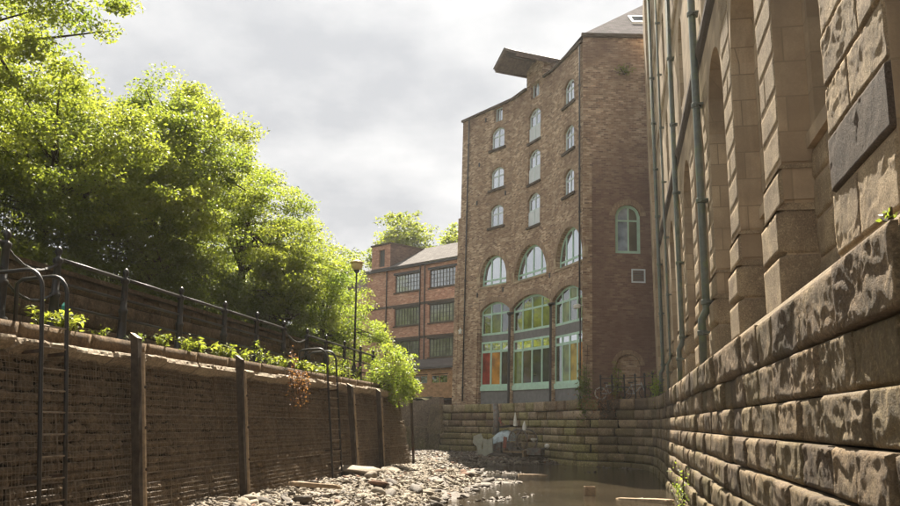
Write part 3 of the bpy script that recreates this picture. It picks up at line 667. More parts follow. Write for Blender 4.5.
    # downpipes
    def pipe(y, r, ztop, label):
        w = W-0.17; mb = MB(); mb.tube([(-y, w, ztop), (-y, w, 5.1), (-y, w, 4.95), (-y-0.02, w-0.12, 4.72), (-y-0.02, w-0.12, 4.55), (-y-0.02, w-0.12, 3.2)], r, 10)
        p = obj('downpipe', mb, 'pipe_green', t, M, label=label, smooth=True)
        for z in (4.4, 5.15, 7.7, 10.2, 12.7, 15.2, 17.7, 20.2):
            ww = w if z > 5 else w-0.12
            if z > ztop: break
            obj('pipe_collar', MB().lathe([(r*1.25, -0.06), (r*1.35, -0.05), (r*1.35, 0.05), (r*1.25, 0.06)], (-y-(0.02 if z < 5 else 0), ww, z)).box((-y-r*1.9, ww, z-0.02), (-y+r*1.9, ww+0.16, z+0.02)), 'pipe_green', p, M)
    pipe(21.9, 0.095, 20, 'thick grey-green downpipe on the sandstone pilaster'); pipe(30.6, 0.085, 20, 'grey-green downpipe'); pipe(44.8, 0.09, 25, 'far grey-green downpipe'); pipe(38.2, 0.05, 25, 'thin grey-green downpipe')
build_stone_building()

# ------------------------------------------------------------------ brick warehouse
def build_warehouse():
    t = thing('brick_warehouse', 'tall brown brick warehouse with arched green windows and a hoist canopy', 'building', (-4, 58, 3.5))
    P = [np.array(p) for p in (FAC0, FAC1, FAC2, FAC3)]
    Z0, EAVE = 3.3, 25.0
    fac = []
    for a, b in zip(P[:-1], P[1:]): fac.append((frame(a, b-a), float(np.linalg.norm(b-a))))
    small = [(21.7, 1.25, 0.34), (18.7, 1.25, 0.34), (15.9, 1.25, 0.34)]
    def ops_for(i):
        L = fac[i][1]; o = {}
        if i == 0:
            o['small'] = [(3.68, 5.22, zb, zb+h, r) for zb, h, r in small]; o['attic'] = [(3.95, 4.95, 23.75, 24.85, 0)]
            o['arch'] = [(2.65, 5.7, 11.7, 12.35, 1.5)]; o['up'] = [(2.72, 6.10, 8.2, 9.9, 0.6)]; o['low'] = [(2.72, 6.08, 4.65, 7.75, 0)]
        elif i == 1:
            o['door'] = [(2.45, 4.15, zb, zb+h, 0.4) for zb, h in ((20.85, 1.9), (17.95, 1.9), (15.0, 1.85))]; o['attic'] = [(2.7, 3.9, 23.95, 25.2, 0)]
            o['arch'] = [(0.62, 5.1, 11.6, 12.1, 1.72)]; o['up'] = [(0.2, 5.55, 8.15, 9.82, 0.66)]; o['low'] = [(0.2, 5.55, 4.65, 7.65, 0)]
        else:
            o['small'] = [(1.98, 3.52, zb, zb+h, r) for zb, h, r in small]
            o['arch'] = [(0.75, 4.75, 11.55, 12.15, 1.72)]; o['up'] = [(0.2, 4.70, 8.1, 9.72, 0.62)]; o['low'] = [(0.2, 4.70, 4.6, 7.5, 0)]
        return o
    colors_low = [['pane_red', 'pane_orange', 'pane_brown'], ['pane_green', 'pane_brown', 'pane_slate', 'pane_slate'], ['pane_green', 'pane_yellow', 'pane_orange']]
    for i, (M, L) in enumerate(fac):
        o = ops_for(i); allops = [x for v in o.values() for x in v]
        # iron-framed bays: the lower openings are one tall opening from the plinth to the arch head
        u_, l_ = o['up'][0], o['low'][0]
        big = (u_[0], u_[1], Z0+0.05, u_[3], u_[4])
        wl = [x for x in allops if x not in (u_, l_)]
        u0 = 0 if i else 0.0
        top = None
        if i == 1: top = lambda u: 25.0 + (max(0, 1.55-abs(u-3.35)*0.9) if abs(u-3.35) < 1.05 else 0)
        mb = MB(); wall_panel(mb, u0, L, Z0, EAVE, wl+[big], 0, 0.34)
        obj('wall', mb, 'brick_warehouse', t, M)
        for op in o.get('small', []):
            window(t, M, op, 0.13, 'frame_pale', ['glass_sky'], vs=((op[0]+op[1])/2,), hs=(op[2]+0.95,), ft=0.14, mt=0.09)
            obj('window_sill', MB().box((op[0]-0.22, -0.12, op[2]-0.16), (op[1]+0.2, 0.2, op[2]-0.002)), 'sandstone_dark', t, M)
            obj('brick_arch', arch_ring(op, 0.24, -0.02, 0.1), 'brick_arch', t, M)
        for op in o.get('door', []):
            zt = op[2]+1.05; m = (op[0]+op[1])/2
            window(t, M, (op[0], op[1], zt, op[3], op[4]), 0.13, 'frame_pale', ['glass_sky'], vs=(m,), hs=(zt+0.85,), ft=0.13, mt=0.09)
            d = obj('loading_door', MB().box((op[0]+0.02, 0.06, op[2]+0.04), (op[1]-0.02, 0.14, zt-0.004)), 'panel_pale', t, M)
            obj('door_stile', MB().box((m-0.05, 0.03, op[2]+0.05), (m+0.05, 0.058, zt-0.01)), 'frame_pale', d, M)
            obj('brick_arch', arch_ring(op, 0.24, -0.02, 0.1), 'brick_arch', t, M)
            obj('door_sill', MB().box((op[0]-0.1, -0.1, op[2]-0.12), (op[1]+0.1, 0.2, op[2]+0.03)), 'sandstone_dark', t, M)
        for op in o.get('attic', []):
            window(t, M, op, 0.2, 'frame_pale', ['glass_sky'], vs=((op[0]+op[1])/2,) if i == 1 else (op[0]+0.42,), ft=0.09)
        op = o['arch'][0]; w_ = op[1]-op[0]; n = 3 if i == 0 else 4
        window(t, M, op, 0.26, 'frame_sage', ['glass_sky'], vs=[op[0]+w_*k/n for k in range(1, n)], hs=(op[2]+0.42,), ft=0.15, mt=0.12)
        obj('brick_arch', arch_ring(op, 0.36, -0.025, 0.1, 24), 'brick_arch', t, M)
        obj('window_sill', MB().box((op[0]-0.05, -0.06, op[2]-0.14), (op[1]+0.05, 0.25, op[2]-0.002)), 'ashlar', t, M)
        for k in (0, 1):     # sandstone impost blocks
            x = op[0]-0.36 if k == 0 else op[1]+0.02
            obj('impost_block', MB().box((x, -0.03, op[3]-0.5), (x+0.34, 0.2, op[3]+0.15)), 'ashlar', t, M)
        obj('brick_arch', arch_ring(u_, 0.36, -0.025, 0.1, 20), 'brick_arch', t, M)
        n = (3, 4, 3)[i]; wu = u_[1]-u_[0]
        nv = 4 if i != 0 else 3
        window(t, M, u_, 0.2, 'frame_sage', ['glass_dark', 'pane_green', 'glass_dark', 'pane_green', 'glass_dark'], vs=[u_[0]+wu*k/nv for k in range(1, nv)], hs=(u_[3]-0.22,), ft=0.15, mt=0.13)  # green panes hold the tree reflections in their base colour
        obj('spandrel', MB().box((u_[0], 0.22, l_[3]), (u_[1], 0.32, u_[2])), 'spandrel_grey', t, M)
        nv = n if i != 2 else 4
        vs_ = [l_[0]+wu*k/nv for k in range(1, nv)]
        cols = colors_low[i] if i != 2 else ['glass_dark', 'pane_green', 'pane_yellow', 'pane_orange']
        wn = window(t, M, l_, 0.2, 'frame_sage', cols+['glass_sky']*nv, vs=vs_, hs=(7.05 if i == 0 else 6.95,), ft=0.13, mt=0.17)
        obj('sill_board', MB().box((l_[0], 0.12, l_[2]-0.32), (l_[1], 0.3, l_[2]-0.002)), 'frame_sage', t, M)
        obj('base_panel', MB().box((l_[0], 0.2, Z0), (l_[1], 0.33, l_[2]-0.33)), 'spandrel_grey', t, M)
        if i < 2:   # iron columns at the bends between bays
            obj('iron_column', MB().tube([(L, 0.05, Z0), (L, 0.05, 9.6)], 0.16, 8).lathe([(0.16, 0), (0.26, 0.15), (0.26, 0.25)], (L, 0.05, 9.35)), 'iron_black', t, M)
            obj('brick_jamb', MB().box((L-0.20, 0.08, Z0), (L+0.0, 0.34, 9.6)), 'iron_black', t, M)
    M0, M1, M2 = fac[0][0], fac[1][0], fac[2][0]
    # left buttress and pier, stepping out downwards
    obj('buttress', MB().box((-0.28, -0.02, 3.4), (0.05, 0.8, 17.3)).box((-0.5, -0.04, 3.4), (0.03, 0.9, 13.2)), 'brick_warehouse', t, M0)
    obj('brick_pier', MB().box((1.75, -0.12, Z0), (2.6, 0.1, 8.9)), 'brick_warehouse', t, M0)
    # gable above the hoist door
    obj('hoist_gable', MB().prism([(2.2, 24.99), (4.6, 24.99), (4.6, 26.1), (3.4, 26.75), (2.2, 26.1)], -0.06, 2.5), 'brick_warehouse', t, M1)
    # canopy: two pitched boarded slopes on bearers
    def slope(u0, z0, u1, z1, name, mat, th, D0, D1, par):
        return obj(name, MB().prism([(u0, z0), (u1, z1), (u1, z1+th), (u0, z0+th)], D0, D1), mat, par, M1)
    can = slope(1.75, 26.02, 3.4, 26.88, 'hoist_canopy', 'canopy_board', 0.12, -2.35, 2.5, t)
    slope(3.4, 26.88, 5.05, 26.02, 'canopy_slope', 'canopy_board', 0.12, -2.35, 2.5, can)
    slope(1.70, 26.14, 3.4, 27.02, 'lead_cover', 'lead', 0.04, -2.42, 2.5, can); slope(3.4, 27.02, 5.1, 26.14, 'lead_cover', 'lead', 0.04, -2.42, 2.5, can)
    obj('hoist_beam', MB().box((3.3, -2.2, 26.45), (3.5, 0.5, 26.72)), 'iron_rust', can, M1)
    for u in (1.8, 4.9): obj('canopy_bearer', MB().box((u, -2.3, 25.88), (u+0.1, 0.4, 26.02)), 'canopy_board', can, M1)
    for k in range(9):
        D = -2.3+k*0.27; obj('board', MB().prism([(1.76, 25.985), (3.4, 26.84), (3.4, 26.876), (1.76, 26.016)], D, D+0.22), 'canopy_board', can, M1)
    # cornice / gutters
    for i, (M, L) in enumerate(fac):
        segs = [(-0.05, L)] if i != 1 else [(0, 2.15), (4.62, L)]
        for a, b in segs: obj('eaves_gutter', MB().box((a, -0.16, 24.86), (b, 0.1, 25.02)), 'sandstone_dark', t, M)
    # side wall
    S = np.array(FAC3); sd = np.array([0.988, 0.155]); MS = frame(S, sd)
    sw = [(1.85, 3.3, 11.95, 14.15, 0.68)]; dr = [(1.85, 3.2, 3.6, 5.55, 0.62)]
    obj('side_wall', wall_panel(MB(), 0, 12, Z0, 25.3, sw+dr, 0, 0.3), 'brick_side', t, MS)
    op = sw[0]; window(t, MS, op, 0.14, 'frame_sage', ['glass_painted_sky', 'glass_dark'], vs=(2.62,), hs=(13.9,), ft=0.17, mt=0.09)  # left-hand panes carry the painted sky reflection
    obj('brick_arch', arch_ring(op, 0.34, -0.02, 0.1, 20), 'brick_arch', t, MS)
    obj('blocked_doorway', MB().prism(outline(dr[0]), 0.12, 0.2), 'brick_warehouse', t, MS); obj('brick_arch', arch_ring(dr[0], 0.25, -0.02, 0.1, 16), 'brick_arch', t, MS)
    v = obj('vent', MB().box((2.75, -0.03, 10.25), (2.83, 0.05, 11.05)).box((3.47, -0.03, 10.25), (3.55, 0.05, 11.05)).box((2.83, -0.03, 10.25), (3.47, 0.05, 10.33)).box((2.83, -0.03, 10.97), (3.47, 0.05, 11.05)), 'panel_pale', t, MS)
    for k in range(7): obj('slat', MB().box((2.83, -0.02, 10.36+k*0.088), (3.47, 0.03, 10.40+k*0.088), None), 'spandrel_grey', v, MS)
    obj('corner_pier', MB().box((-0.02, -0.06, Z0), (0.5, 0.1, 18.0)).prism([(-0.02, 18.0), (0.5, 18.0), (0.1, 18.9), (-0.02, 18.9)], -0.06, 0.1), 'brick_warehouse', t, MS)
    obj('side_cornice', MB().box((-0.1, -0.16, 25.2), (12, 0.05, 25.42)), 'sandstone_dark', t, MS)
    # downpipes
    def dp(M, u, z0, z1, r=0.055):
        p = obj('downpipe', MB().tube([(u, -0.12, z1), (u, -0.12, z0)], r, 8), 'iron_black', t, M, smooth=True)
        z = z0+1
        while z < z1: obj('pipe_collar', MB().lathe([(r*1.5, -0.05), (r*1.5, 0.05)], (u, -0.12, z), 8), 'iron_black', p, M); z += 2.6
    dp(M0, 0.95, 3.6, 24.8); dp(M2, 4.86-0.25, 8.2, 24.8); dp(M2, 4.7, 3.6, 9.0)
    # floodlights on the corner
    for du in (0.0, 0.32):
        f = obj('floodlight', MB().tube([(4.75+du, -0.1, 8.85), (4.75+du, -0.35, 8.8)], 0.03, 6).lathe([(0.04, -0.1), (0.14, -0.06), (0.16, 0.1), (0.05, 0.16)], (4.75+du, -0.42, 8.75), 8), 'white_enamel', t, M2)
    # star-shaped tie plate
    st = [( (0.28 if k % 2 == 0 else 0.12)*math.sin(k*math.pi/5), (0.28 if k % 2 == 0 else 0.12)*math.cos(k*math.pi/5)) for k in range(10)]
    obj('star_plate', MB().prism([(0.35+x, 8.7+z) for x, z in st], -0.07, -0.01), 'white_enamel', t, M0)
    for (M, u, z) in ((M0, 2.0, 17.9), (M0, 5.4, 18.0), (M0, 2.2, 20.8), (M0, 2.3, 11.0), (M0, 5.3, 11.1), (M0, 2.9, 24.1), (M1, 5.5, 11.2)): obj('tie_plate', MB().box((u, -0.05, z), (u+0.13, -0.01, z+0.32)), 'iron_black', t, M)
    # dark interior so that nothing shines through
    # roof: hipped, rises from the eaves line
    e = 25.05; inn = []
    A = [(*p, e) for p in (P[0], P[1], P[2], P[3])]
    h = np.array([0.47, 0.88]); h /= np.linalg.norm(h)
    hip = S+h*9.0; ridge_z = 25.4+9.0*float(h @ np.array([-0.155, 0.988]))*0.80
    Ms = MS
    def sheet(name, pts, mat):
        # local frame in the sheet's plane so that the slate courses run level
        a, b, c = [Vector(p) for p in pts[:3]]; x = (b-a).normalized(); n = x.cross(c-a).normalized(); y = n.cross(x)
        Mx = Matrix(((x.x, y.x, n.x, a.x), (x.y, y.y, n.y, a.y), (x.z, y.z, n.z, a.z), (0, 0, 0, 1))); Mi = Mx.inverted()
        return obj(name, MB().poly([tuple(Mi @ Vector(p)) for p in pts]), mat, t, Mx)
    s_end = S+sd*12; rid_end = s_end+np.array([-0.155, 0.988])*float((hip-S) @ np.array([-0.155, 0.988]))
    sheet('roof_side', [(*S, 25.42), (*s_end, 25.42), (*rid_end, ridge_z), (*hip, ridge_z)], 'slate')
    r1 = hip; r0 = np.array(FAC0)+np.array([0.72, 0.69])*7.0
    sheet('roof_front', [(*P[2], e), (*P[3], 25.42), (*r1, ridge_z), (*(P[2]+np.array([0.87, 0.49])*7), 27.6)], 'slate')
    sheet('roof_front', [(*P[1], e), (*P[2], e), (*(P[2]+np.array([0.87, 0.49])*7), 27.6), (*(P[1]+np.array([0.78, 0.62])*7), 27.4)], 'slate')
    sheet('roof_front', [(*P[0], e), (*P[1], e), (*(P[1]+np.array([0.78, 0.62])*7), 27.4), (*r0, 27.4)], 'slate')
    # rooflight on the side slope
    k_ = 0.80; nrm = np.array([-0.155, 0.988])
    def rp(u, d, up=0.0): q = S+sd*u+nrm*d; return (q[0], q[1], 25.42+d*k_*1.0+up)
    rl = obj('rooflight', MB().poly([rp(3.55, 2.35, 0.14), rp(4.75, 2.35, 0.14), rp(4.75, 3.4, 0.14), rp(3.55, 3.4, 0.14)]), 'pane_slate', t)
    fr = MB()
    for a, b in (((3.4, 2.2), (4.9, 2.35)), ((3.4, 3.4), (4.9, 3.55)), ((3.4, 2.35), (3.55, 3.4)), ((4.75, 2.35), (4.9, 3.4))):
        q = [rp(a[0], a[1], 0.18), rp(b[0], a[1], 0.18), rp(b[0], b[1], 0.18), rp(a[0], b[1], 0.18)]; lo = [(x, y, z-0.2) for x, y, z in q]
        fr.poly(q); [fr.quad(q[k], lo[k], lo[(k+1) % 4], q[(k+1) % 4]) for k in range(4)]
    obj('frame', fr, 'white_enamel', rl)
    # the old building leans slightly towards the right bank
    lean = Matrix.Translation((-0.82, 50.0, 3.6)) @ Matrix.Rotation(R(1.25), 4, 'Y') @ Matrix.Translation((0.82, -50.0, -3.6))
    # the closing walls behind
    obj('rear_wall', MB().poly([(*P[0], 3.6), (-4.5, 72, 3.6), (-4.5, 72, 25), (*P[0], 25)]).poly([(-4.5, 72, 3.6), (*rid_end, 3.6), (*rid_end, 25), (-4.5, 72, 25)]), 'brick_warehouse', t)
    t.matrix_basis = lean @ WORLD[t.name]
build_warehouse()

# ------------------------------------------------------------------ red brick mill behind
def build_mill():
    A, B = np.array((-20.45, 76.35)), np.array((-11.21, 70.0)); M = frame(A, B-A)
    t = thing('brick_mill', 'red brick mill with rows of many-paned steel windows and a stair tower', 'building', (-16, 73, 3.2))
    L = 13.5; E_ = 15.5; ops = []
    for z in (13.45, 10.5, 7.62):
        for u in (3.7, 8.0): ops.append((u, u+3.1, z, z+1.55, 0))
    obj('wall', wall_panel(MB(), 0, L, 3.2, E_, ops, 0, 0.25), 'brick_red', t, M)
    obj('end_wall', MB().quad((0, 0, 3.2), (0, 0, E_), (0, 8, E_), (0, 8, 3.2)), 'brick_red', t, M)
    for k, op in enumerate(ops):
        vs = [op[0]+0.09+2.92*i/8 for i in range(1, 8)]
        window(t, M, op, 0.12, 'steel_window', ['glass_steel_top' if k < 2 else 'glass_steel'], vs=vs, hs=(op[2]+0.44, op[2]+0.8, op[2]+1.15), ft=0.09, mt=0.045, split=False)
        obj('lintel', MB().box((op[0]-0.15, -0.03, op[3]), (op[1]+0.15, 0.1, op[3]+0.2)), 'iron_black', t, M)
        obj('window_sill', MB().box((op[0]-0.1, -0.08, op[2]-0.12), (op[1]+0.1, 0.1, op[2]-0.002)), 'sandstone_dark', t, M)
    for z in (12.15, 9.28): obj('beam_band', MB().box((0, -0.06, z), (L, 0.05, z+0.2)), 'iron_rust', t, M)
    for u in (2.72, 6.98, 7.55): obj('downpipe', MB().tube([(u, -0.1, 6), (u, -0.1, E_)], 0.06, 6), 'iron_black', t, M)
    obj('eaves_gutter', MB().box((-0.15, -0.25, E_), (L, 0.05, E_+0.18)), 'iron_black', t, M)
    # slate roof
    Mr = M @ Matrix.Translation((0, -0.25, E_+0.2)) @ Matrix.Rotation(R(28), 4, 'X')
    obj('roof', MB().box((-0.15, 0, 0), (L, 5.2, 0.06)), 'slate_pale', t, Mr)
    # stair tower
    ops2 = [(1.55, 2.35, 16.0, 17.55, 0)]
    tw = obj('stair_tower', wall_panel(MB(), 0.6, 3.1, E_-0.1, 18.0, ops2, -0.05, 0.25), 'brick_red', t, M)
    obj('tower_side', MB().quad((3.1, -0.05, E_), (3.1, 4.2, E_), (3.1, 4.2, 17.95), (3.1, -0.05, 17.95)).quad((0.6, 4.2, E_), (0.6, -0.05, E_), (0.6, -0.05, 17.95), (0.6, 4.2, 17.95)), 'brick_painted_shade', tw, M)  # tower sides turned from the light, their shade painted by the brick colour
    obj('tower_coping', MB().box((0.5, -0.15, 17.95), (3.2, 4.3, 18.1)), 'sandstone_dark', tw, M)
    obj('louvre', MB().box((1.56, 0.1, 16.01), (2.34, 0.14, 17.54)), 'steel_window', tw, M)
    obj('side_wing', MB().box((-9, 2.5, 3.2), (-0.02, 8, 14.4)), 'brick_red', t, M)
    obj('wing_roof', MB().prism([(-9.1, 14.41), (-0.03, 14.41), (-0.03, 16.4), (-9.1, 16.4)], 5.2, 5.4), 'slate_pale', t, M)
build_mill()
def build_shed():
    A, B = np.array((-20.45, 76.35)), np.array((-11.21, 70.0)); M = frame(A, B-A)
    M = M @ Matrix.Translation((0, -2.7, 0))
    t = thing('timber_shed', 'low orange timber-clad shed with a dark felt roof below the red mill', 'shed', (-14, 68.5, 4.1))
    u0, u1 = 7.0, 13.6
    k = 0; z = 4.16
    while z < 6.45:
        if 5.28 < z+0.09 < 5.95:
            for a, b in ((u0, 9.0), (10.7, 11.1), (12.9, u1)): obj('board', MB().box((a, 0, z), (b, 0.04, z+0.165)), 'shed_board', t, M)
        else: obj('board', MB().box((u0, 0, z), (u1, 0.04, z+0.165)), 'shed_board', t, M)
        z += 0.17
    obj('shed_core', MB().box((u0+0.02, 0.1, 4.1), (u1-0.02, 3.3, 6.6)), 'joint_dark', t, M)
    for a, b in ((9.0, 10.7), (11.1, 12.9)): window(t, M, (a, b, 5.26, 5.96, 0), 0.01, 'shed_board', ['glass_dark'], vs=((a+b)/2,), ft=0.07)
    obj('roof', MB().poly([(u0-0.3, -0.35, 6.55), (u1+0.2, -0.35, 6.55), (u1+0.2, 3.5, 7.75), (u0-0.3, 3.5, 7.75)]).poly([(u0-0.3, -0.35, 6.45), (u0-0.3, 3.5, 7.65), (u1+0.2, 3.5, 7.65), (u1+0.2, -0.35, 6.45)]), 'felt_roof', t, M)
    obj('fascia', MB().box((u0-0.3, -0.38, 6.42), (u1+0.2, -0.34, 6.58)), 'felt_roof', t, M)
    obj('corner_post', MB().box((u1-0.12, -0.02, 4.16), (u1+0.05, 0.1, 6.5)), 'frame_pale', t, M)
build_shed()

# ------------------------------------------------------------------ left bank: gabion wall, coping, posts, ladders, railing
def gabion_variant(seed, L, H):
    r = np.random.default_rng(seed); ico_v, ico_f = ICO
    V = []; F = []; rows = 7; n0 = 0
    for a in range(rows):
        z = (a+0.5)*H/rows; u = r.uniform(-0.1, 0.05)
        while u < L:
            l = r.uniform(0.13, 0.34); s = np.array([l*0.56, 0.12, H/rows*0.60])*r.uniform(0.85, 1.1, 3)
            v = ico_v*(1+0.28*r.standard_normal((len(ico_v), 1))*0.6); v = np.sign(v)*np.abs(v)**0.75
            V.append(v*s+np.array([min(max(u+l/2, 0.1), L-0.1), 0.07+r.uniform(-0.02, 0.05), z+r.uniform(-0.015, 0.015)])); F.append(ico_f+n0); n0 += len(ico_v); u += l
    return np_mesh('gabion_stones', np.vstack(V), np.vstack(F))
def wire_variant(seed, L, H):
    r = random.Random(seed); mb = MB(); sp = 0.082; rad = 0.0040
    bx = lambda u, z: -0.045*math.sin(math.pi*u/L)*math.sin(math.pi*min(max(z/H, 0), 1))-0.02*math.sin(u*7+seed)*math.sin(z*6+seed*2)
    nz = int(H/sp); nu = int(L/sp)
    for k in range(nz+1):
        z = k*H/nz; mb.tube([(L*q/6, bx(L*q/6, z)-0.03, z+r.uniform(-0.006, 0.006)) for q in range(7)], rad*(1.6 if k in (0, nz) else 1), 4, False)
    for k in range(nu+1):
        u = k*L/nu; mb.tube([(u+r.uniform(-0.006, 0.006), bx(u, H*q/4)-0.036, H*q/4) for q in range(5)], rad*(1.6 if k in (0, nu) else 1), 4, False)
    return mb.mesh('wire_mesh')
def make_ico(sub=0):
    t = (1+5**0.5)/2
    v = np.array([(-1, t, 0), (1, t, 0), (-1, -t, 0), (1, -t, 0), (0, -1, t), (0, 1, t), (0, -1, -t), (0, 1, -t), (t, 0, -1), (t, 0, 1), (-t, 0, -1), (-t, 0, 1)], float); v /= np.linalg.norm(v[0])
    f = np.array([(0, 11, 5), (0, 5, 1), (0, 1, 7), (0, 7, 10), (0, 10, 11), (1, 5, 9), (5, 11, 4), (11, 10, 2), (10, 7, 6), (7, 1, 8), (3, 9, 4), (3, 4, 2), (3, 2, 6), (3, 6, 8), (3, 8, 9), (4, 9, 5), (2, 4, 11), (6, 2, 10), (8, 6, 7), (9, 8, 1)])
    for _ in range(sub):
        vs = [tuple(x) for x in v]; cache = {}; nf = []
        def mid(a, b):
            k = (min(a, b), max(a, b))
            if k not in cache:
                m = np.array(vs[a])+np.array(vs[b]); m /= np.linalg.norm(m); cache[k] = len(vs); vs.append(tuple(m))
            return cache[k]
        for a, b, c in f:
            ab, bc, ca = mid(a, b), mid(b, c), mid(c, a); nf += [(a, ab, ca), (b, bc, ab), (c, ca, bc), (ab, bc, ca)]
        v, f = np.array(vs), np.array(nf)
    return v, f
ICO = make_ico(0); ICO1 = make_ico(1)
def build_gabions():
    L, H = 1.53, 1.03
    t = thing('gabion_wall', 'dark wire-mesh gabion wall holding up the left bank', 'wall', (LX, 22, 0))
    st = [gabion_variant(k, L, H) for k in range(5)]; wr = [wire_variant(k, L, H) for k in range(3)]
    for m in st: m.materials.append(MATS['gabion_rock'])
    for m in wr: m.materials.append(MATS['wire'])
    rnd = random.Random(3)
    for row in range(3):
        y = 2.0 - 0.4*row
        while y < 37.0-L*0.5:
            z = 0.28+row*H; x = LX+0.12+(2-row)*0.15
            M = frame((x+rnd.uniform(-0.02, 0.03), y), (0, 1), z) @ Matrix.Rotation(R(-10+rnd.uniform(-1.5, 1.5)), 4, 'X')
            g = obj('gabion_basket', rnd.choice(wr), None, t, M)
            obj('basket_stones', rnd.choice(st), None, g, M, kind='stuff'); y += L+0.01
    obj('wall_core', MB().poly([(LX+0.34, -2, -0.5), (LX+0.34, 37, -0.5), (LX-0.1, 37, 3.4), (LX-0.1, -2, 3.4)]).poly([(LX+0.4, 37.0, -0.5), (-12, 37.0, -0.5), (-12, 37.0, 3.6), (LX-0.1, 37.0, 3.4)]), 'joint_dark', t)
    # concrete coping in lengths, ragged under-edge, and the stone kerb behind
    y = 1.0
    while y < 37:
        l = rnd.uniform(0.7, 1.9); b = min(y+l, 37.1)
        me = block_mesh(b-y-0.015, 0.12, 0.45, 0.04, rnd.uniform(0, 900), 0.06, 0.006, 0.008); me.polygons.foreach_set('use_smooth', [False]*len(me.polygons))
        obj('coping_slab', me, 'concrete', t, frame((LX+0.16+rnd.uniform(-0.02, 0.03), (y+b)/2), (0, 1), 3.44-0.09*min(1, max(0, (30-y)/19))+rnd.uniform(-0.03, 0.02)) @ Matrix.Rotation(R(-34), 4, 'X')); y = b
    y = 1.0
    while y < 36.8:
        b = min(y+rnd.uniform(1.4, 2.2), 36.9)
        obj('kerb_stone', block_mesh(b-y-0.012, 0.24, 0.3, 0.12, rnd.uniform(0, 900), 0.012, 0.01, 0.04), 'retaining_stone', t, frame((LX-0.22, (y+b)/2), (0, 1), 3.63-0.08*min(1, max(0, (30-y)/19)))); y = b
build_gabions()
def build_fenders():
    data = [(14.3, 3.66, 'nearest tall timber fender post on the gabion wall, with a pale cut top', 0.085), (18.85, 3.62, 'second timber fender post along the gabion wall', 0.08),
            (27.9, 3.40, 'timber fender post just past the far ladder', 0.095), (31.4, 3.36, 'leaning timber fender post below the bright green bush', 0.085), (36.9, 3.25, 'slim last post at the far end of the gabion wall', 0.06)]
    for k, (y, zt, lab, w) in enumerate(data):
        t = thing('timber_post', lab, 'post', (LX+0.4, y, 0.2), 'fender posts on the gabion wall')
        lean = Matrix.Rotation(R((-5.5, -5.5, -5.5, -4.5, -3)[k]), 4, 'X') @ Matrix.Rotation(R((0.3, 1.0, 0.8, 2.2, 0)[k]), 4, 'Y')
        M = frame((LX+0.62, y), (0, 1), 0.2) @ lean
        h = zt-0.2+0.05
        mb = MB(); n = 10; ring = [(-w, -w*0.8), (w, -w*0.8), (w*1.02, 0.05), (w, w*0.8), (-w, w*0.8), (-w*0.97, 0.02)]; i = 0
        rr = random.Random(k)
        for q in range(n+1): mb.v += [(x+rr.uniform(-0.008, 0.008), yy+rr.uniform(-0.008, 0.008), -0.6+(h+0.6)*q/n + (0.07*(yy/w) if q == n else 0)) for x, yy in ring]
        for q in range(n):
            for j in range(6): mb.f.append((q*6+j, q*6+(j+1) % 6, (q+1)*6+(j+1) % 6, (q+1)*6+j))
        obj('post_shaft', mb, 'timber_post' if k < 4 else 'iron_rust', t, M)
        top = MB(); top.poly([(x*1.01, yy*1.01, h+0.07*(yy/w)+0.005) for x, yy in ring]); obj('cut_top', top, 'timber_cut', t, M)
        if k < 4:
            obj('painted_sun_strip', MB().box((w*0.35, -w*0.8-0.05, 0.0), (w*0.95, -w*0.8-0.004, h-0.3)), 'driftwood', t, M)  # added pale strip, painting the sunlight down the post's river side
            for z in (0.5, 1.2, 1.9, 2.6): obj('bolt', MB().lathe([(0.028, 0), (0.028, 0.03)], (0, 0, 0), 6), 'iron_rust', t, M @ Matrix.Translation((w*0.65, -w*0.8-0.05, z)) @ Matrix.Rotation(R(90), 4, 'X'))
build_fenders()
def build_ladder(yc, wd, lab, hoop):
    t = thing('steel_ladder', lab, 'ladder', (LX+0.5, yc, 0.3), 'ladders down to the river bed')
    M = frame((LX+0.62, yc), (0, 1), 0.0) @ Matrix.Rotation(R(-5), 4, 'X')
    for s in (-1, 1):
        path = [(s*wd/2, 0, 0.2), (s*wd/2, 0, 2.2), (s*wd/2, 0, 4.15)]
        for a in range(1, 7): path.append((s*wd/2, 0.26-0.26*math.cos(a*math.pi/12), 4.15+0.30*math.sin(a*math.pi/12)))
        path.append((s*wd/2, hoop, 4.46)); path.append((s*wd/2, hoop+0.1, 4.40)); path.append((s*wd/2, hoop+0.12, 3.8))
        obj('stile', MB().tube(path, 0.032, 8), 'iron_black', t, M, smooth=True)
        for z in (3.2, 1.4): obj('bracket', MB().box((s*wd/2-0.02, 0.02, z), (s*wd/2+0.02, 0.3, z+0.05)), 'iron_rust', t, M)
    z = 0.45
    while z < 3.6:
        obj('rung', MB().tube([(-wd/2, 0, z), (wd/2, 0, z)], 0.014, 6), 'wire', t, M); z += 0.315
build_ladder(11.9, 0.62, 'nearer tubular steel ladder with hooped handrails at the left edge', 0.75)
build_ladder(26.0, 0.95, 'farther tubular steel ladder halfway along the gabion wall', 0.75)
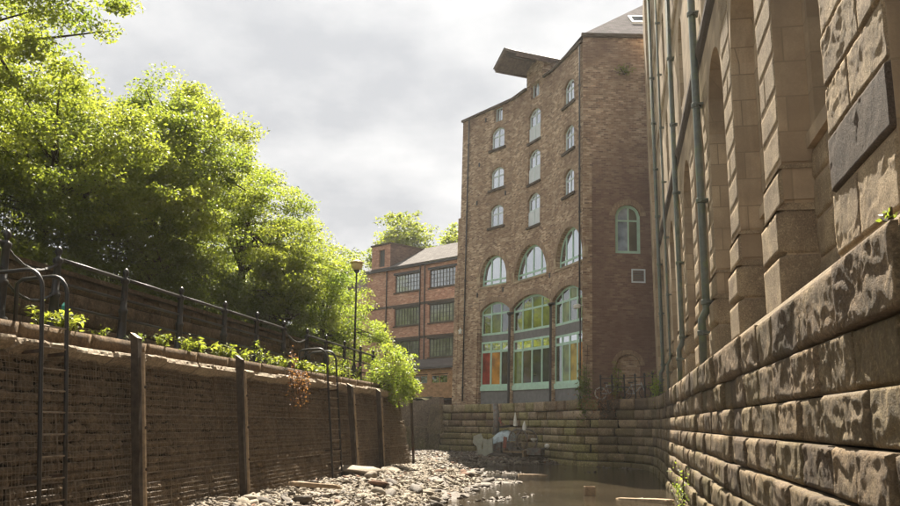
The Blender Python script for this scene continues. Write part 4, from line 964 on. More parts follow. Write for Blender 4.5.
def build_railing():
    t = thing('quay_railing', 'black cast-iron railing with ball-topped posts along the left quay', 'railing', (-9.0, 20, 3.66))
    X = -9.05; ys = [4.6, 6.4, 8.3, 10.2, 12.05, 13.4, 15.6, 17.95, 20.3, 22.4, 24.5, 26.6, 28.6, 30.8, 33.0, 35.0]
    prof = [(0.13, 0), (0.13, 0.10), (0.085, 0.14), (0.075, 0.6), (0.09, 0.62), (0.09, 0.68), (0.065, 0.70), (0.058, 1.18), (0.085, 1.21), (0.085, 1.27), (0.04, 1.30), (0.03, 1.33), (0.055, 1.37), (0.062, 1.41), (0.045, 1.46), (0.012, 1.49)]
    pm = MB().lathe(prof, n=10).mesh('post', True); pm.materials.append(MATS['iron_black'])
    for y in ys: obj('post', pm, None, t, Matrix.Translation((X, y, 3.66)) @ Matrix.Scale(1.0, 4))
    gaps = {(12.05, 13.4), (24.5, 26.6)}
    for a, b in zip(ys[:-1], ys[1:]):
        if (a, b) in gaps:
            for z in (4.85, 4.35):
                n = 11; path = [(X+0.02, lerp(a, b, k/n), z-0.22*math.sin(math.pi*k/n)) for k in range(n+1)]
                mb = MB()
                for k in range(n): mb.tube([path[k], path[k+1]], 0.022 if k % 2 else 0.03, 5)
                obj('chain', mb, 'iron_black', t)
        else:
            for z, r in ((4.93, 0.036), (4.53, 0.028), (4.15, 0.024)): obj('rail', MB().tube([(X, a, z), (X, b, z)], r, 7), 'iron_black', t, smooth=True)
    c = MB().prism([(-0.04, 0.0), (0.05, 0.02), (0.06, 0.4), (0.0, 0.44), (-0.05, 0.38)], -0.03, 0.03)
    obj('hanging_cloth', c, 'teal_cloth', label='small teal rag hanging on the railing post beside the near ladder', cat='rag', M=frame((X+0.14, 13.5), (0, 1), 3.75))
build_railing()
def build_retaining():
    t = thing('retaining_wall', 'low brown stone retaining wall behind the left quay railing', 'wall', (-11.6, 20, 3.66))
    rnd = random.Random(8); me = [block_mesh(l, 0.33, 0.25, 0.13, 50+k*7.7, 0.03, 0.03, 0.05) for k, l in enumerate((0.55, 0.75, 0.95))]
    for m in me: m.materials.append(MATS['retaining_stone'])
    for row in range(5):
        y = 9.0-0.3*row
        while y < 37:
            k = rnd.randrange(3); l = (0.55, 0.75, 0.95)[k]; dz = 3.66+0.17+row*0.345
            obj('wall_stone', me[k], None, t, frame((-11.6+rnd.uniform(-0.02, 0.02), y+l/2), (0, 1), dz)); y += l+0.02
    obj('wall_core', MB().box((-12.0, 2, 3.6), (-11.66, 37.2, 5.38)), 'joint_dark', t)
    obj('wall_coping', MB().box((-12.02, 2, 5.385), (-11.5, 37.2, 5.48)), 'retaining_stone', t)
    f = thing('iron_fence', 'tall black spear-topped iron fence on the bank under the trees', 'fence', (-12.9, 20, 5.5))
    bar = MB().tube([(0, 0, 0), (0, 0, 1.65)], 0.012, 5).lathe([(0.022, 1.62), (0.03, 1.70), (0.003, 1.84)], n=5).mesh('bar'); bar.materials.append(MATS['iron_black'])
    y = 9.0
    while y < 37: obj('bar', bar, None, f, Matrix.Translation((-12.9, y, 5.5))); y += 0.16
    for z in (5.65, 6.9): obj('rail', MB().box((-12.93, 9, z), (-12.87, 37, z+0.045)), 'iron_black', f)
build_retaining()
def build_lamp():
    x, y = -9.5, 33.75; t = thing('street_lamp', 'slim dark lamp post with a broad cream lantern above the left quay', 'lamp', (x, y, 3.66))
    M = Matrix.Translation((x, y, 3.66))
    obj('lamp_base', MB().lathe([(0.12, 0), (0.12, 0.7), (0.07, 0.8)], n=10), 'iron_black', t, M)
    obj('pole', MB().tube([(0, 0, 0.7), (0, 0, 4.55)], [0.048, 0.036], 8), 'iron_black', t, M, smooth=True)
    obj('lamp_collar', MB().lathe([(0.045, 4.5), (0.12, 4.58), (0.12, 4.62)], n=10), 'iron_black', t, M)
    h = obj('lantern', MB().lathe([(0.08, 4.62), (0.20, 4.70), (0.25, 4.82), (0.23, 4.90)], n=14), 'lamp_cream', t, M, smooth=True)
    obj('lantern_cap', MB().lathe([(0.28, 4.905), (0.30, 4.93), (0.18, 5.00), (0.04, 5.05)], n=14), 'lamp_cream', h, M, smooth=True)
build_lamp()

# ------------------------------------------------------------------ stones, debris
def stone_mesh(seed, sub=1):
    r = np.random.default_rng(seed); v, f = (ICO1 if sub else ICO); v = v.copy()
    for _ in range(9):
        n = r.standard_normal(3); n /= np.linalg.norm(n); d = r.uniform(0.45, 0.85)
        k = v @ n; over = np.maximum(k-d, 0); v -= over[:, None]*n
    v *= (1+0.06*r.standard_normal((len(v), 1)))
    return v*np.array([1, r.uniform(0.6, 0.95), r.uniform(0.28, 0.55)]), f
def build_stones():
    protos = [stone_mesh(k) for k in range(12)]
    mats = ['pebble']*6+['pebble_dark']*2+['pebble_red']
    meshes = {}
    for k, (v, f) in enumerate(protos):
        for m in set(mats):
            me = np_mesh('stone', v, f); me.materials.append(MATS[m]); meshes[(k, m)] = me
    rnd = random.Random(12)
    groups = {'wall': ('stone on the shingle bar along the gabion wall', 'stones along the gabion wall'),
              'water': ('stone at the edge of the brown water', 'stones at the water edge'),
              'far': ('stone on the mud below the warehouse wall', 'stones on the far mud')}
    hue = {'pebble': 'pale grey', 'pebble_dark': 'dark wet', 'pebble_red': 'reddish brown'}
    def put(x, y, s, tilt, key, mat=None):
        z = float(bed_h(np.array([x]), np.array([y]))[0]); k = rnd.randrange(12); m = mat or rnd.choice(mats)
        M = Matrix.Translation((x, y, z+s*0.12)) @ Matrix.Rotation(rnd.uniform(0, 6.28), 4, 'Z') @ Matrix.Rotation(rnd.gauss(0, tilt), 4, 'X') @ Matrix.Rotation(rnd.gauss(0, tilt), 4, 'Y') @ Matrix.Scale(s, 4)
        lab, g = groups[key]; lab = hue[m]+' '+lab; g = hue[m]+' '+g; obj('stone', meshes[(k, m)], None, None, M, lab, 'stone', g)
    n = 0
    while n < 150:
        y = 15+rnd.random()**1.3*23; x = rnd.uniform(-7.6, -4.8)
        put(x, y, 0.10+0.24*rnd.random()**2.0, 0.25, 'wall'); n += 1
    n = 0
    while n < 70:
        y = rnd.uniform(21, 46); xw = float(np.interp(y, [20, 24, 29.5, 36, 43.5], [-4.6, -4.6, -4.25, -4.9, -5.9]))
        put(xw+rnd.gauss(-0.1, 0.35), y, 0.10+0.26*rnd.random()**1.8, 0.3, 'water', 'pebble_dark' if rnd.random() < 0.5 else None); n += 1
    for n in range(70):
        x = rnd.uniform(-7.5, 1.5); ye = float(np.interp(x, [-8, -5.4, -2.3, 0.5, 2], [46.5, 49, 52, 50, 47])); put(x, ye+rnd.uniform(-0.6, 4) if x < -2 else ye+rnd.uniform(-0.8, 0.4), 0.12+0.25*rnd.random()**1.6, 0.3, 'far', 'pebble_dark' if rnd.random() < 0.7 else 'pebble')
    # a few large slabs by the end of the gabion wall
    for k, (x, y, s, lab) in enumerate([(-7.55, 27.0, 0.9, 'broad pale slab stone leaning at the foot of the third fender post'), (-7.1, 30.6, 0.75, 'large flat slab stone near the far end of the shingle bar'), (-6.2, 25.2, 0.55, 'long brown slab stone in the middle of the shingle bar'), (-5.3, 26.6, 0.5, 'squarish pale stone near the water on the shingle bar')]):
        z = float(bed_h(np.array([x]), np.array([y]))[0]); M = Matrix.Translation((x, y, z+0.12)) @ Matrix.Rotation(0.5+k, 4, 'Z') @ Matrix.Rotation(0.12, 4, 'X') @ Matrix.Diagonal((s, s*0.7, s*0.55, 1))
        obj('stone', meshes[(k*2, 'pebble' if k != 2 else 'pebble_red')], None, None, M, lab, 'stone')
    # countless small shingle
    for name, N, mat, seed, lab in (('shingle', 27000, 'pebble', 1, 'pale small shingle covering the gravel bar'), ('dark_shingle', 7000, 'pebble_dark', 2, 'dark wet small shingle among the mud'), ('brick_shingle', 1500, 'pebble_red', 3, 'reddish worn brick fragments among the shingle')):
        r = np.random.default_rng(seed); y = 13+r.random(N*3)**1.25*52; x = r.uniform(-8.0, 2.2, N*3); far = y > 37.5; x = np.where(far, x-r.random(N*3)*9*(r.random(N*3) < 0.5), x)
        hz = bed_h(x, y); lim = 0.02 if mat != 'pebble_dark' else -0.05; ok = (hz > lim) & ((x < 0.4) | (r.random(N*3) < 0.25))
        clump = fbm(np.stack([x*0.9, y*0.6, 0*x], 1), 3, seed+40); ok &= (clump > (-0.85 if mat == 'pebble' else -0.1))
        if mat == 'pebble': ok &= (y < 41) | (r.random(N*3) < 0.25)
        x, y, hz = x[ok][:N], y[ok][:N], hz[ok][:N]; n = len(x); V = []; base = [stone_mesh(100+k, 0) for k in range(8)]
        s = 0.025+0.10*r.random(n)**2.2 + 0.0006*y; ang = r.uniform(0, 6.28, n); ca, sa = np.cos(ang), np.sin(ang); pk = r.integers(0, 8, n); tx = r.normal(0, 0.3, n); ty = r.normal(0, 0.3, n)
        B = np.stack([b[0] for b in base])[pk]; v = B*s[:, None, None]
        xx = v[:, :, 0]*ca[:, None]-v[:, :, 1]*sa[:, None]; yy = v[:, :, 0]*sa[:, None]+v[:, :, 1]*ca[:, None]; zz = v[:, :, 2]+xx*tx[:, None]+yy*ty[:, None]
        V = np.stack([xx+x[:, None], yy+y[:, None], zz+(hz+s*0.15)[:, None]], 2).reshape(-1, 3)
        F = (ICO[1][None]+(np.arange(n)*12)[:, None, None]).reshape(-1, 3)
        obj(name, np_mesh(name, V, F), mat, label=lab, cat='shingle', kind='stuff')
build_stones()
def build_debris():
    def plank(c, l, w, h, rz, ry, lab, mat='driftwood'):
        M = Matrix.Translation(c) @ Matrix.Rotation(rz, 4, 'Z') @ Matrix.Rotation(ry, 4, 'Y'); me = block_mesh(l, w, h, 0.12, c[0]*31+100, 0.012, 0.01, 0.03)
        obj('driftwood', me, mat, None, M @ Matrix.Rotation(R(-90), 4, 'X'), lab, 'driftwood', 'driftwood in the channel')
    plank((1.25, 27.2, 0.08), 2.3, 0.26, 0.2, R(128), 0.05, 'long pale log lying in the water near the right wall')
    plank((-2.9, 39.6, 0.05), 1.3, 0.3, 0.15, R(10), 0.02, 'short pale plank stranded on the far water edge')
    plank((-6.9, 21.3, 0.75), 1.6, 0.14, 0.1, R(60), 0.1, 'thin weathered timber on the shingle near the second fender post')
    M = Matrix.Translation((-0.35, 29.0, 0.06)) @ Matrix.Rotation(0.2, 4, 'Z')
    mb = MB(); a = [(-0.17, -0.13), (0.17, -0.13), (0.17, 0.13), (-0.17, 0.13)]; b = [(x*0.9, y*0.9) for x, y in a]
    for k in range(4):
        j = (k+1) % 4; mb.quad((*a[k], -0.1), (*a[j], -0.1), (*a[j], 0.22), (*a[k], 0.22)); mb.quad((*a[k], 0.22), (*a[j], 0.22), (*b[j], 0.22), (*b[k], 0.22)); mb.quad((*b[j], 0.02), (*b[k], 0.02), (*b[k], 0.22), (*b[j], 0.22))
    mb.poly([(*p, 0.02) for p in b]); obj('plastic_crate', mb, 'driftwood', None, M, 'small pale open crate standing in the brown water', 'crate')
build_debris()
def build_scrap():
    x, y = -5.55, 53.6; z = float(bed_h(np.array([x]), np.array([y]))[0]); M = frame((x, y), (0.93, -0.36), z)
    t = thing('scrap_sculpture', 'scrap metal sculpture with blue shell and wheel at the warehouse wall foot', 'sculpture', (x, y, z))
    # rounded blue-grey shell, open underneath
    mb = MB(); n, m = 12, 8
    for i in range(n+1):
        u = -1.0+1.75*i/n; rr = 0.80*math.sin(math.pi*min(max((i+0.8)/(n+1.6), 0), 1))**0.6
        for j in range(m+1):
            a = math.pi*(0.05+0.9*j/m); mb.v.append((u, 0.55*rr*-math.cos(a)*1.1, 0.70+rr*math.sin(a)*1.05+0.12*math.sin(u*2)))
    for i in range(n):
        for j in range(m): mb.f.append((i*(m+1)+j, (i+1)*(m+1)+j, (i+1)*(m+1)+j+1, i*(m+1)+j+1))
    obj('body_shell', mb, 'blue_shell', t, M, smooth=True)
    rb, rf = stone_mesh(77); obj('rock_base', np_mesh('rock_base', rb*np.array([2.3, 1.5, 0.9]), rf), 'pebble_dark', t, M @ Matrix.Translation((0.3, 0.1, -0.05)))
    obj('seat_pad', MB().prism([(-0.25, 1.62), (0.4, 1.72), (0.45, 1.82), (-0.2, 1.74)], -0.3, 0.25), 'iron_black', t, M)
    obj('under_frame', MB().box((-1.1, -0.35, 0.25), (0.9, 0.3, 0.75)).box((-0.3, -0.5, 0.0), (-0.1, -0.3, 0.8)).box((0.5, -0.5, 0.0), (0.65, -0.3, 0.8)), 'scrap_grey', t, M)
    # pale bent plates at the left
    obj('bent_plate', MB().prism([(-1.75, 1.15), (-1.25, 1.3), (-1.1, 1.0), (-1.2, 0.55), (-1.15, 0.1), (-1.45, 0.05), (-1.5, 0.5), (-1.8, 0.75)], -0.85, -0.80), 'pale_paint', t, M)
    obj('bent_plate', MB().prism([(-1.05, 1.0), (-0.75, 0.95), (-0.7, 0.1), (-0.95, -0.05), (-1.4, 0.35), (-1.05, 0.4)], -0.95, -0.88), 'pale_paint', t, M)
    obj('bent_plate', MB().prism([(-0.72, 0.95), (-0.42, 1.05), (-0.4, 0.2), (-0.7, 0.1)], -0.94, -0.85), 'pale_paint', t, M)
    # caged wheel basket
    c = (1.0, -0.35, 0.95)
    w = obj('spoked_wheel', MB().torus(c, (1, 0, 0), (0, 0, 1), 0.62, 0.05, 22, 6).torus((1.5, -0.2, 0.95), (0.9, 0.4, 0), (0, 0, 1), 0.62, 0.05, 22, 6), 'scrap_grey', t, M, smooth=True)
    for k in range(9):
        a = k*math.pi/9; obj('spoke', MB().tube([(c[0]+0.6*math.cos(a), c[1], c[2]+0.6*math.sin(a)), (c[0]-0.6*math.cos(a), c[1], c[2]-0.6*math.sin(a))], 0.018, 4), 'wire', w, M)
    cg = MB()
    for k in range(7):
        u = 0.55+k*0.2; cg.tube([(u, -0.55, 0.3), (u-0.03, -0.6, 0.9), (u+0.05, -0.5, 1.5)], 0.014, 4)
    for k in range(6): cg.tube([(0.5, -0.56, 0.35+k*0.22), (1.85, -0.56, 0.35+k*0.22)], 0.014, 4)
    obj('wire_cage', cg, 'wire', t, M)
    obj('pennant_spike', MB().lathe([(0.13, 1.75), (0.10, 2.1), (0.02, 2.55)], (0.75, -0.2, 0), 7), 'white_enamel', t, M)
    obj('pennant_spike', MB().lathe([(0.15, 1.5), (0.12, 1.75), (0.02, 2.05)], (1.35, -0.2, 0), 7), 'white_enamel', t, M)
    obj('upright_pipe', MB().tube([(-0.75, 0.1, 1.2), (-0.68, 0.15, 2.0), (-0.78, 0.2, 3.1)], [0.22, 0.2, 0.17], 10), 'scrap_grey', t, M, smooth=True)
    obj('handlebar', MB().tube([(-0.2, -0.1, 1.7), (-0.38, -0.1, 2.25)], 0.06, 6).tube([(-0.42, -0.2, 2.1), (-0.05, 0, 1.8)], 0.03, 5), 'scrap_red', t, M)
    obj('rusty_panel', MB().prism([(0.25, 0.5), (0.45, 0.45), (0.52, 1.1), (0.3, 1.15)], -0.88, -0.82), 'scrap_red', t, M)
    obj('step_bar', MB().box((0.25, -0.85, 0.22), (1.6, -0.75, 0.30)).box((0.25, -0.85, 0.22), (0.33, -0.2, 0.45)).box((1.5, -0.85, 0.0), (1.6, -0.2, 0.35)), 'driftwood', t, M)
    obj('prow', MB().box((1.6, -0.5, 0.1), (2.5, 0.1, 0.5)).tube([(2.2, -0.4, 0.4), (2.25, -0.4, 1.0)], 0.04, 6), 'scrap_grey', t, M)
    obj('white_lamp', MB().lathe([(0.02, -0.14), (0.18, 0.02), (0.19, 0.1)], (2.1, -0.5, 0.95), 9), 'white_enamel', t, M)
    obj('white_lamp', MB().lathe([(0.04, -0.14), (0.15, -0.05), (0.15, 0.07), (0.04, 0.14)], (2.85, -0.3, 0.62), 9), 'white_enamel', t, M)
    obj('boom', MB().tube([(2.2, -0.3, 0.35), (2.85, -0.3, 0.55)], 0.04, 6), 'scrap_grey', t, M)
build_scrap()

# ------------------------------------------------------------------ small quay on the far right: railing and bicycles
def build_far_quay():
    t = thing('iron_railing', 'short dark iron railing in front of the bricked-up doorway', 'railing', (1.2, 48.7, 3.6))
    P = [(-0.55, 49.1), (0.15, 48.85), (0.75, 48.6), (1.4, 48.35), (1.95, 47.8), (2.4, 47.0), (2.75, 46.0)]
    for a in P[1:]:
        obj('post', MB().tube([(*a, 3.5), (*a, 4.75)], 0.045, 6).lathe([(0.06, 4.75), (0.06, 4.82), (0.01, 4.9)], (*a, 0), 6), 'iron_black', t)
    for a, b in zip(P[1:-1], P[2:]):
        for z in (4.68, 4.2): obj('rail', MB().tube([(*a, z), (*b, z)], 0.022, 5), 'iron_black', t)
    def bike(loc, rz, lab, pale):
        b = thing('bicycle', lab, 'bicycle', loc, 'bicycles by the railing'); M = Matrix.Translation(loc) @ Matrix.Rotation(rz, 4, 'Z') @ Matrix.Rotation(R(8), 4, 'X')
        for x in (-0.52, 0.52):
            w = obj('wheel', MB().torus((x, 0, 0.34), (1, 0, 0), (0, 0, 1), 0.31, 0.035 if pale else 0.022, 24, 6), 'white_enamel' if pale and x < 0 else 'iron_black', b, M, smooth=True)
            s = MB()
            for k in range(8): a = k*math.pi/8; s.tube([(x+0.3*math.cos(a), 0, 0.34+0.3*math.sin(a)), (x-0.3*math.cos(a), 0, 0.34-0.3*math.sin(a))], 0.004, 3)
            obj('spokes', s, 'lead', w, M)
        f = MB()
        for p, q in (((-0.52, 0, 0.34), (-0.2, 0, 0.75)), ((-0.52, 0, 0.34), (-0.08, 0, 0.3)), ((-0.08, 0, 0.3), (-0.22, 0, 0.85)), ((-0.08, 0, 0.3), (0.36, 0, 0.75)), ((-0.2, 0, 0.78), (0.34, 0, 0.82)), ((0.52, 0, 0.34), (0.33, 0, 0.92))): f.tube([p, q], 0.018, 6)
        obj('bike_frame', f, 'panel_pale', b, M)
        obj('saddle', MB().prism([(-0.36, 0.86), (-0.08, 0.88), (-0.08, 0.92), (-0.36, 0.94)], -0.07, 0.07), 'iron_black', b, M)
        obj('handlebar', MB().tube([(0.36, -0.26, 0.98), (0.33, 0, 0.96), (0.36, 0.26, 0.98)], 0.015, 6), 'lead', b, M)
    bike((0.65, 49.25, 3.56), R(8), 'parked bicycle with a thick pale rear tyre by the railing', True)
    bike((2.0, 48.9, 3.56), R(-12), 'pale-framed bicycle parked farther right behind the railing', False)
build_far_quay()

# ------------------------------------------------------------------ vegetation
def leaf_mesh(name, C, size, r, droop=0.25, flat=0.55, narrow=0.5):
    """C: leaf positions (n,3); each leaf one folded rhomb"""
    n = len(C); a = r.standard_normal((n, 3)); a[:, 2] = a[:, 2]*0.6-droop; a /= np.linalg.norm(a, axis=1)[:, None]
    up = r.standard_normal((n, 3)); up[:, 2] += flat*2.0
    b = np.cross(a, up); b /= (np.linalg.norm(b, axis=1)[:, None]+1e-9); nn = np.cross(b, a)
    L = size*r.uniform(0.65, 1.35, n)[:, None]; W = L*narrow*r.uniform(0.8, 1.2, n)[:, None]
    V = np.stack([C, C+a*L*0.45+b*W*0.5+nn*W*0.15, C+a*L, C+a*L*0.45-b*W*0.5+nn*W*0.15], 1).reshape(-1, 3)
    F = np.arange(n*4).reshape(-1, 4)
    return np_mesh(name, V, F)
def crown_points(r, lobes, n_cl, n_leaf, cl_r):
    """lobes: list of (centre, radii). clump centres on and inside the lobes, leaves round each clump"""
    vol = np.array([np.prod(l[1]) for l in lobes]); vol = vol**0.75; vol /= vol.sum(); pick = r.choice(len(lobes), n_cl, p=vol)
    d = r.standard_normal((n_cl, 3)); d /= np.linalg.norm(d, axis=1)[:, None]
    rad = r.random(n_cl)**0.30; rad *= r.uniform(0.82, 1.10, n_cl)
    cen = np.array([l[0] for l in lobes])[pick]; rr = np.array([l[1] for l in lobes])[pick]
    C = cen+d*rad[:, None]*rr
    k = r.integers(0, n_cl, n_leaf); sz = r.uniform(0.6, 1.4, n_cl)[k]*cl_r
    off = r.standard_normal((n_leaf, 3)); off /= np.linalg.norm(off, axis=1)[:, None]; off *= (r.random(n_leaf)**0.45)[:, None]*np.array([1, 1, 0.5])*sz[:, None]*1.0
    return C, C[k]+off
def tree(name, label, base, lobes, n_cl, n_leaf, leaf, mat, seed, cl_r=0.6, trunk_r=0.18, top=None, group=None, stems=1, droop=0.25, narrow=0.5, limbs=26):
    r = np.random.default_rng(seed); C, P = crown_points(r, lobes, n_cl, n_leaf, cl_r)
    t = thing(name, label, 'tree' if 'tree' in name else 'bush', base, group); b = np.array(base, float)
    tr = MB(); mids = []
    cen = np.mean([l[0] for l in lobes], axis=0)
    for s in range(stems):
        tip = np.array(top if top is not None else cen)+r.normal(0, 0.5, 3)*np.array([1, 1, 0.3])*(1 if stems > 1 else 0.5); b0 = b+np.append(r.normal(0, 0.22, 2)*(stems > 1), -0.2)
        path = [tuple(b0+(tip-b0)*q+np.append(r.normal(0, 0.10, 2), 0)*(0 < q < 1)*np.linalg.norm(tip-b0)*0.12) for q in np.linspace(0, 1, 7)]
        tr.tube(path, [trunk_r*(1-0.82*q) for q in np.linspace(0, 1, 7)], 7); mids.append(np.array(path))
    obj('trunk', tr, 'bark', t, smooth=True)
    lb = MB()
    for c in C[r.choice(n_cl, min(limbs, n_cl), replace=False)]:
        pm = mids[r.integers(len(mids))]; q = r.integers(2, 6); s = pm[q]
        if c[2] < s[2]-0.3: s = pm[max(1, q-1)]
        mid = (s+c)/2+np.array([0, 0, 0.12*np.linalg.norm(c-s)])+r.normal(0, 0.08, 3)
        lb.tube([tuple(s), tuple(mid), tuple(c)], [trunk_r*0.34, trunk_r*0.2, trunk_r*0.07], 5, False)
    if lb.v: obj('limbs', lb, 'bark', t)
    obj('crown', leaf_mesh('crown', P, leaf, r, droop, narrow=narrow), mat, t)
    return t
T = 'trees on the left hillside'
tree('ash_tree', 'tall tree at the left edge whose branches reach out of the top of the picture', (-14.0, 14.2, 6.0), [((-12.4, 14.0, 10.6), (2.6, 2.6, 3.4)), ((-11.2, 14.8, 12.2), (1.6, 2.0, 2.0)), ((-13.2, 15.5, 8.2), (2.0, 2.2, 1.6)), ((-10.6, 16.2, 10.9), (0.9, 1.1, 0.45))], 204, 51000, 0.098, 'leaf_bright', 1, 0.50, 0.2, (-12.4, 14.0, 13.0), T)
tree('sycamore_tree', 'broad low tree behind the nearest railing posts', (-13.6, 19.0, 6.0), [((-12.6, 18.6, 8.4), (1.9, 2.8, 2.0)), ((-13.0, 20.5, 9.2), (1.9, 2.0, 1.9))], 163, 44200, 0.101, 'leaf_mid', 2, 0.55, 0.18, None, T)
tree('sycamore_tree', 'rounded bright tree forming the highest crown of the left hillside', (-13.6, 25.0, 6.0), [((-12.8, 25.2, 10.2), (2.5, 3.0, 2.7)), ((-12.4, 22.8, 9.4), (1.8, 2.0, 1.9)), ((-12.9, 24.6, 11.9), (1.5, 1.7, 1.3))], 224, 61200, 0.105, 'leaf_bright', 3, 0.55, 0.22, (-13, 25, 12.3), T)
tree('sycamore_tree', 'yellow-green tree sloping down to the right of the highest crown', (-13.4, 31.0, 6.0), [((-12.6, 30.6, 9.6), (2.4, 2.9, 2.5)), ((-12.0, 33.2, 8.7), (1.9, 2.2, 2.0)), ((-11.6, 31.5, 7.6), (1.6, 2.2, 1.2))], 217, 57800, 0.105, 'leaf_bright', 4, 0.55, 0.2, (-12.7, 31, 11.6), T)
tree('hawthorn_tree', 'lower pale green tree by the cream lantern', (-12.6, 38.4, 4.8), [((-11.9, 37.6, 7.6), (1.9, 2.4, 2.0)), ((-11.2, 39.6, 6.1), (1.5, 1.9, 1.5)), ((-12.0, 36.0, 8.7), (1.4, 1.5, 1.1))], 156, 37400, 0.101, 'leaf_fresh', 5, 0.50, 0.14, None, T)
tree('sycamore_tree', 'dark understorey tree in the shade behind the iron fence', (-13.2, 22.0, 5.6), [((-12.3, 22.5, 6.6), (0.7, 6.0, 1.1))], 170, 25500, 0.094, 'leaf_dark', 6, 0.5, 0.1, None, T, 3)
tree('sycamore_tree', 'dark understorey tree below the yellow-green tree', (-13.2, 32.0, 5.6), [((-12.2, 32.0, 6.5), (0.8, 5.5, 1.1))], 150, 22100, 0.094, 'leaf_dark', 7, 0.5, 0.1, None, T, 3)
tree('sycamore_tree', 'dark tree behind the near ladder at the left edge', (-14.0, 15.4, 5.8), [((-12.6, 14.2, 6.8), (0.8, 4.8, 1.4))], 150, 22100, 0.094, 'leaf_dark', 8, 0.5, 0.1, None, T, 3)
tree('ash_tree', 'high tree farther up the slope behind the broad low tree', (-18.0, 22.0, 7.5), [((-17.4, 21.5, 11.5), (2.8, 3.4, 2.8)), ((-18, 27.5, 11.0), (2.6, 3.2, 2.6))], 280, 40800, 0.133, 'leaf_mid', 9, 0.7, 0.22, None, T)
tree('ash_tree', 'tree up the slope behind the yellow-green tree', (-18.0, 36.0, 7.0), [((-17.5, 35.5, 10.5), (2.8, 4.0, 2.8)), ((-18, 41, 8.5), (2.4, 3.0, 2.2))], 240, 30600, 0.140, 'leaf_mid', 10, 0.7, 0.2, None, T)
tree('willow_tree', 'tree on the river bend behind the cream lantern', (-22.5, 64.5, 3.5), [((-21.5, 63.5, 7.6), (2.6, 3.4, 3.8)), ((-25.5, 67, 9.6), (3.2, 3.6, 4.4))], 240, 22000, 0.20, 'leaf_mid', 16, 0.8, 0.25, None, T)
tree('willow_tree', 'tree farther round the river bend left of the red mill', (-31, 70, 3.5), [((-30, 69.5, 10), (3.6, 4.2, 5.4)), ((-35, 72.5, 12), (4, 4, 5.4))], 240, 20000, 0.24, 'leaf_bright', 17, 0.9, 0.25, None, T)
B_ = 'trees behind the red mill'
tree('ash_tree', 'rounded tree rising behind the red mill roof', (-21.5, 95, 3.2), [((-21.3, 95, 22.0), (3.6, 3.5, 4.2)), ((-19.8, 94, 19.5), (3.5, 3.4, 3.6)), ((-23.4, 96, 19.5), (3.0, 3.2, 3.2))], 330, 22000, 0.34, 'leaf_mid', 11, 0.9, 0.35, (-21.3, 95, 23.0), B_)
tree('ash_tree', 'small tree top between the red mill and the warehouse', (-15.0, 97, 3.2), [((-15.2, 97, 21.0), (2.8, 3.0, 3.6))], 150, 8000, 0.36, 'leaf_bright', 12, 0.9, 0.3, None, B_)
tree('ash_tree', 'tree top left of the mill stair tower', (-29, 92, 3.2), [((-28.5, 92, 17.5), (4.2, 3.5, 4.2)), ((-33, 90, 17), (4, 3.5, 3.6))], 240, 14000, 0.34, 'leaf_bright', 13, 0.9, 0.3, None, B_)
tree('buddleia_bush', 'bright green bush overhanging the far end of the gabion wall', (-8.55, 34.3, 3.7), [((-8.1, 34.2, 4.35), (1.0, 1.3, 0.95)), ((-7.8, 34.6, 3.5), (0.6, 0.9, 0.7))], 110, 5200, 0.15, 'leaf_fresh', 14, 0.33, 0.05, None, None, 4, 0.4, 0.3, 40)
tree('elder_bush', 'leafy green bush behind the chains of the near ladder', (-9.6, 11.9, 3.66), [((-9.6, 11.6, 4.35), (0.5, 0.8, 0.65))], 60, 2600, 0.12, 'leaf_fresh', 15, 0.22, 0.03, None, None, 3, 0.3, 0.55, 20)
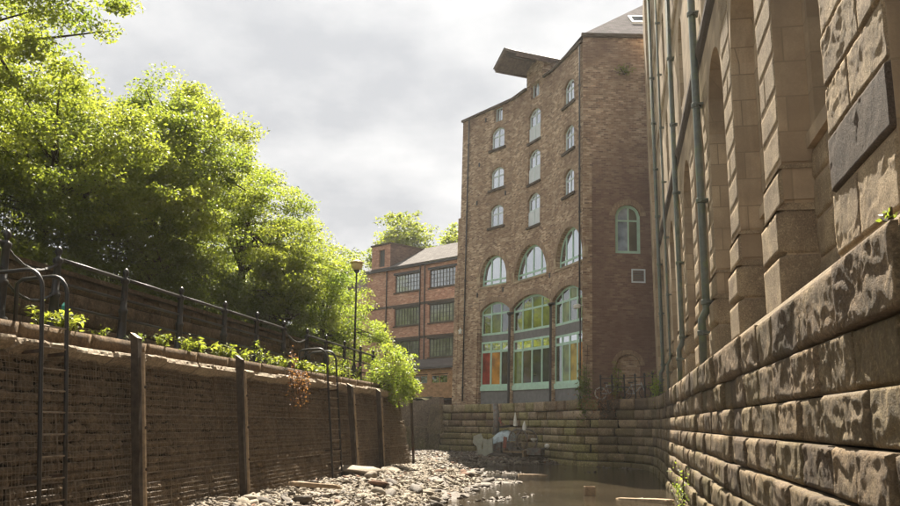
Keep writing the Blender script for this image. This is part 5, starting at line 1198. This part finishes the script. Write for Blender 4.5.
def build_weeds():
    rnd = random.Random(21); protos = []
    def weed(seed, h, n, mat, sz, narrow, spread):
        r = np.random.default_rng(seed); st = MB(); P = []
        for k in range(n):
            a = r.uniform(0, 6.28); d = r.uniform(0, spread); tip = np.array([math.cos(a)*d, math.sin(a)*d, h*r.uniform(0.6, 1.1)])
            st.tube([(tip[0]*0.15, tip[1]*0.15, 0), tuple(tip*np.array([0.5, 0.5, 0.6])), tuple(tip)], 0.006, 4, False)
            for q in np.linspace(0.2, 1.0, int(6+h*10)): P.append(tip*np.array([q**1.3, q**1.3, q])+r.normal(0, 0.025, 3))
        return st.mesh('stems'), leaf_mesh('leaves', np.array(P), sz, r, 0.05, 0.4, narrow), mat
    kinds = [(weed(1, 0.35, 12, 'leaf_mid', 0.10, 0.4, 0.28), 'low green weed clump on the left quay edge'), (weed(2, 0.6, 8, 'leaf_fresh', 0.09, 0.28, 0.2), 'tall thin green weed on the left quay edge'),
             (weed(3, 0.55, 7, 'leaf_rust', 0.06, 0.4, 0.12), 'dry reddish dock stalks on the left quay edge'), (weed(4, 0.28, 18, 'leaf_mid', 0.12, 0.5, 0.36), 'broad-leaved dark green weed clump on the left quay edge')]
    for (s, l, m), _ in kinds: s.materials.append(MATS['bark']); l.materials.append(MATS[m])
    y = 12.6
    while y < 36.3:
        k = rnd.choices([0, 1, 2, 3], [5, 3, 1.4, 3])[0]; (s, l, m), lab = kinds[k]; x = rnd.uniform(-9.0, -8.6); sc = rnd.uniform(0.6, 1.25)
        M = Matrix.Translation((x, y, 3.68)) @ Matrix.Rotation(rnd.uniform(0, 6.28), 4, 'Z') @ Matrix.Scale(sc, 4)
        t = thing('weed', lab, 'weed', (x, y, 3.68), ('low weeds', 'tall weeds', 'dock stalks', 'broad weeds')[k]+' on the quay edge')
        obj('stems', s, None, t, M); obj('leaves', l, None, t, M); y += rnd.uniform(0.3, 1.1)*(0.85 if y > 20 else 1.1)
    # drooping reddish plant hanging over the coping
    r = np.random.default_rng(5); P = []; st = MB()
    for k in range(26):
        y0 = 22.6+r.normal(0, 0.4); L = r.uniform(0.4, 1.0)
        st.tube([(LX+0.15, y0, 3.62), (LX+0.36, y0+0.1, 3.55), (LX+0.42+0.05*L, y0+0.25*L, 3.55-L)], 0.006, 4, False)
        for q in np.linspace(0, 1, 14): P.append((LX+0.40+r.normal(0, 0.03), y0+0.25*L*q+r.normal(0, 0.04), 3.56-L*q))
    t = thing('hanging_plant', 'drooping reddish valerian hanging over the coping of the gabion wall', 'plant', (LX+0.2, 22.6, 3.6)); obj('stems', st, 'bark', t); obj('leaves', leaf_mesh('leaves', np.array(P), 0.075, r, 0.4), 'leaf_rust', t)
    # ivy carpet on the bank above the retaining wall
    r = np.random.default_rng(6); N = 16000; y = r.uniform(9, 38, N); d = r.random(N)**1.4*3.2; nn = fbm(np.stack([d*0.8, y*0.5, 0*y], 1), 3, 77); ok = nn > -0.35
    P = np.stack([-11.6-d, y, 5.42+d*0.36+r.random(N)*0.45*(0.4+0.6*(nn > 0))], 1)[ok]
    obj('ivy', leaf_mesh('ivy', P, 0.11, r, 0.1, 0.6, 0.7), 'leaf_dark', label='dark ivy carpet on the bank above the retaining wall', cat='ivy', kind='stuff')
    # climbers on the warehouse wall and quay corner
    def clump(name, lab, c, rad, n, sz, mat, seed):
        r = np.random.default_rng(seed); P = np.array(c)+r.standard_normal((n, 3))*np.array(rad)*0.5; t = thing(name, lab, 'plant', (c[0], c[1], c[2]-rad[2])); st = MB()
        for k in range(12): q = P[r.integers(n)]; st.tube([(c[0], c[1], c[2]-rad[2]), tuple(q)], 0.012, 4, False)
        obj('stems', st, 'bark', t); obj('leaves', leaf_mesh('leaves', P, sz, r, 0.3, 0.4, 0.45), mat, t)
    clump('ivy_clump', 'olive scrub climbing the corner between the warehouse bays and the side wall', (-0.75, 49.35, 3.9), (0.35, 0.4, 1.5), 900, 0.16, 'leaf_dark', 31)
    clump('ivy_clump', 'brownish scrub on the wall top below the bicycles', (0.6, 48.6, 3.5), (1.4, 0.3, 0.7), 800, 0.13, 'leaf_rust', 32)
    clump('buddleia_sprig', 'green sprig growing through the railing before the bricked doorway', (1.0, 48.75, 4.3), (0.35, 0.3, 1.2), 500, 0.14, 'leaf_mid', 33)
    clump('buddleia_sprig', 'green tuft at the foot of the far downpipe', (2.9, 45.2, 4.0), (0.35, 0.8, 0.7), 500, 0.13, 'leaf_fresh', 34)
    clump('wall_tuft', 'small green tuft high on the warehouse side wall', (2.05, 50.15, 23.0), (0.5, 0.2, 0.3), 160, 0.15, 'leaf_mid', 35)
    clump('wall_sprig', 'tiny bright green sprig on the ledge at the right edge', (2.3, 7.15, 3.83), (0.06, 0.10, 0.06), 26, 0.07, 'leaf_fresh', 36)
    clump('river_weed', 'yellow-green weed growing at the foot of the right river wall', (2.15, 24.5, 0.45), (0.2, 2.4, 0.6), 260, 0.08, 'leaf_fresh', 37)
build_weeds()

# ------------------------------------------------------------------ thin bright air towards the sun
def build_haze():
    m = bpy.data.materials.new('haze_air'); m.use_nodes = True; nt = m.node_tree; nt.nodes.clear()
    out = nt.nodes.new('ShaderNodeOutputMaterial'); v = nt.nodes.new('ShaderNodeVolumePrincipled')
    v.inputs['Color'].default_value = (0.96, 0.96, 0.95, 1); v.inputs['Density'].default_value = 0.00026; v.inputs['Anisotropy'].default_value = 0.45
    nt.links.new(v.outputs[0], out.inputs['Volume']); MATS['haze_air'] = m
    obj('haze', MB().box((-520, -520, -1.75), (520, 720, 33)), 'haze_air', label='thin pale sunlit haze in the air', cat='haze', kind='stuff')
build_haze()
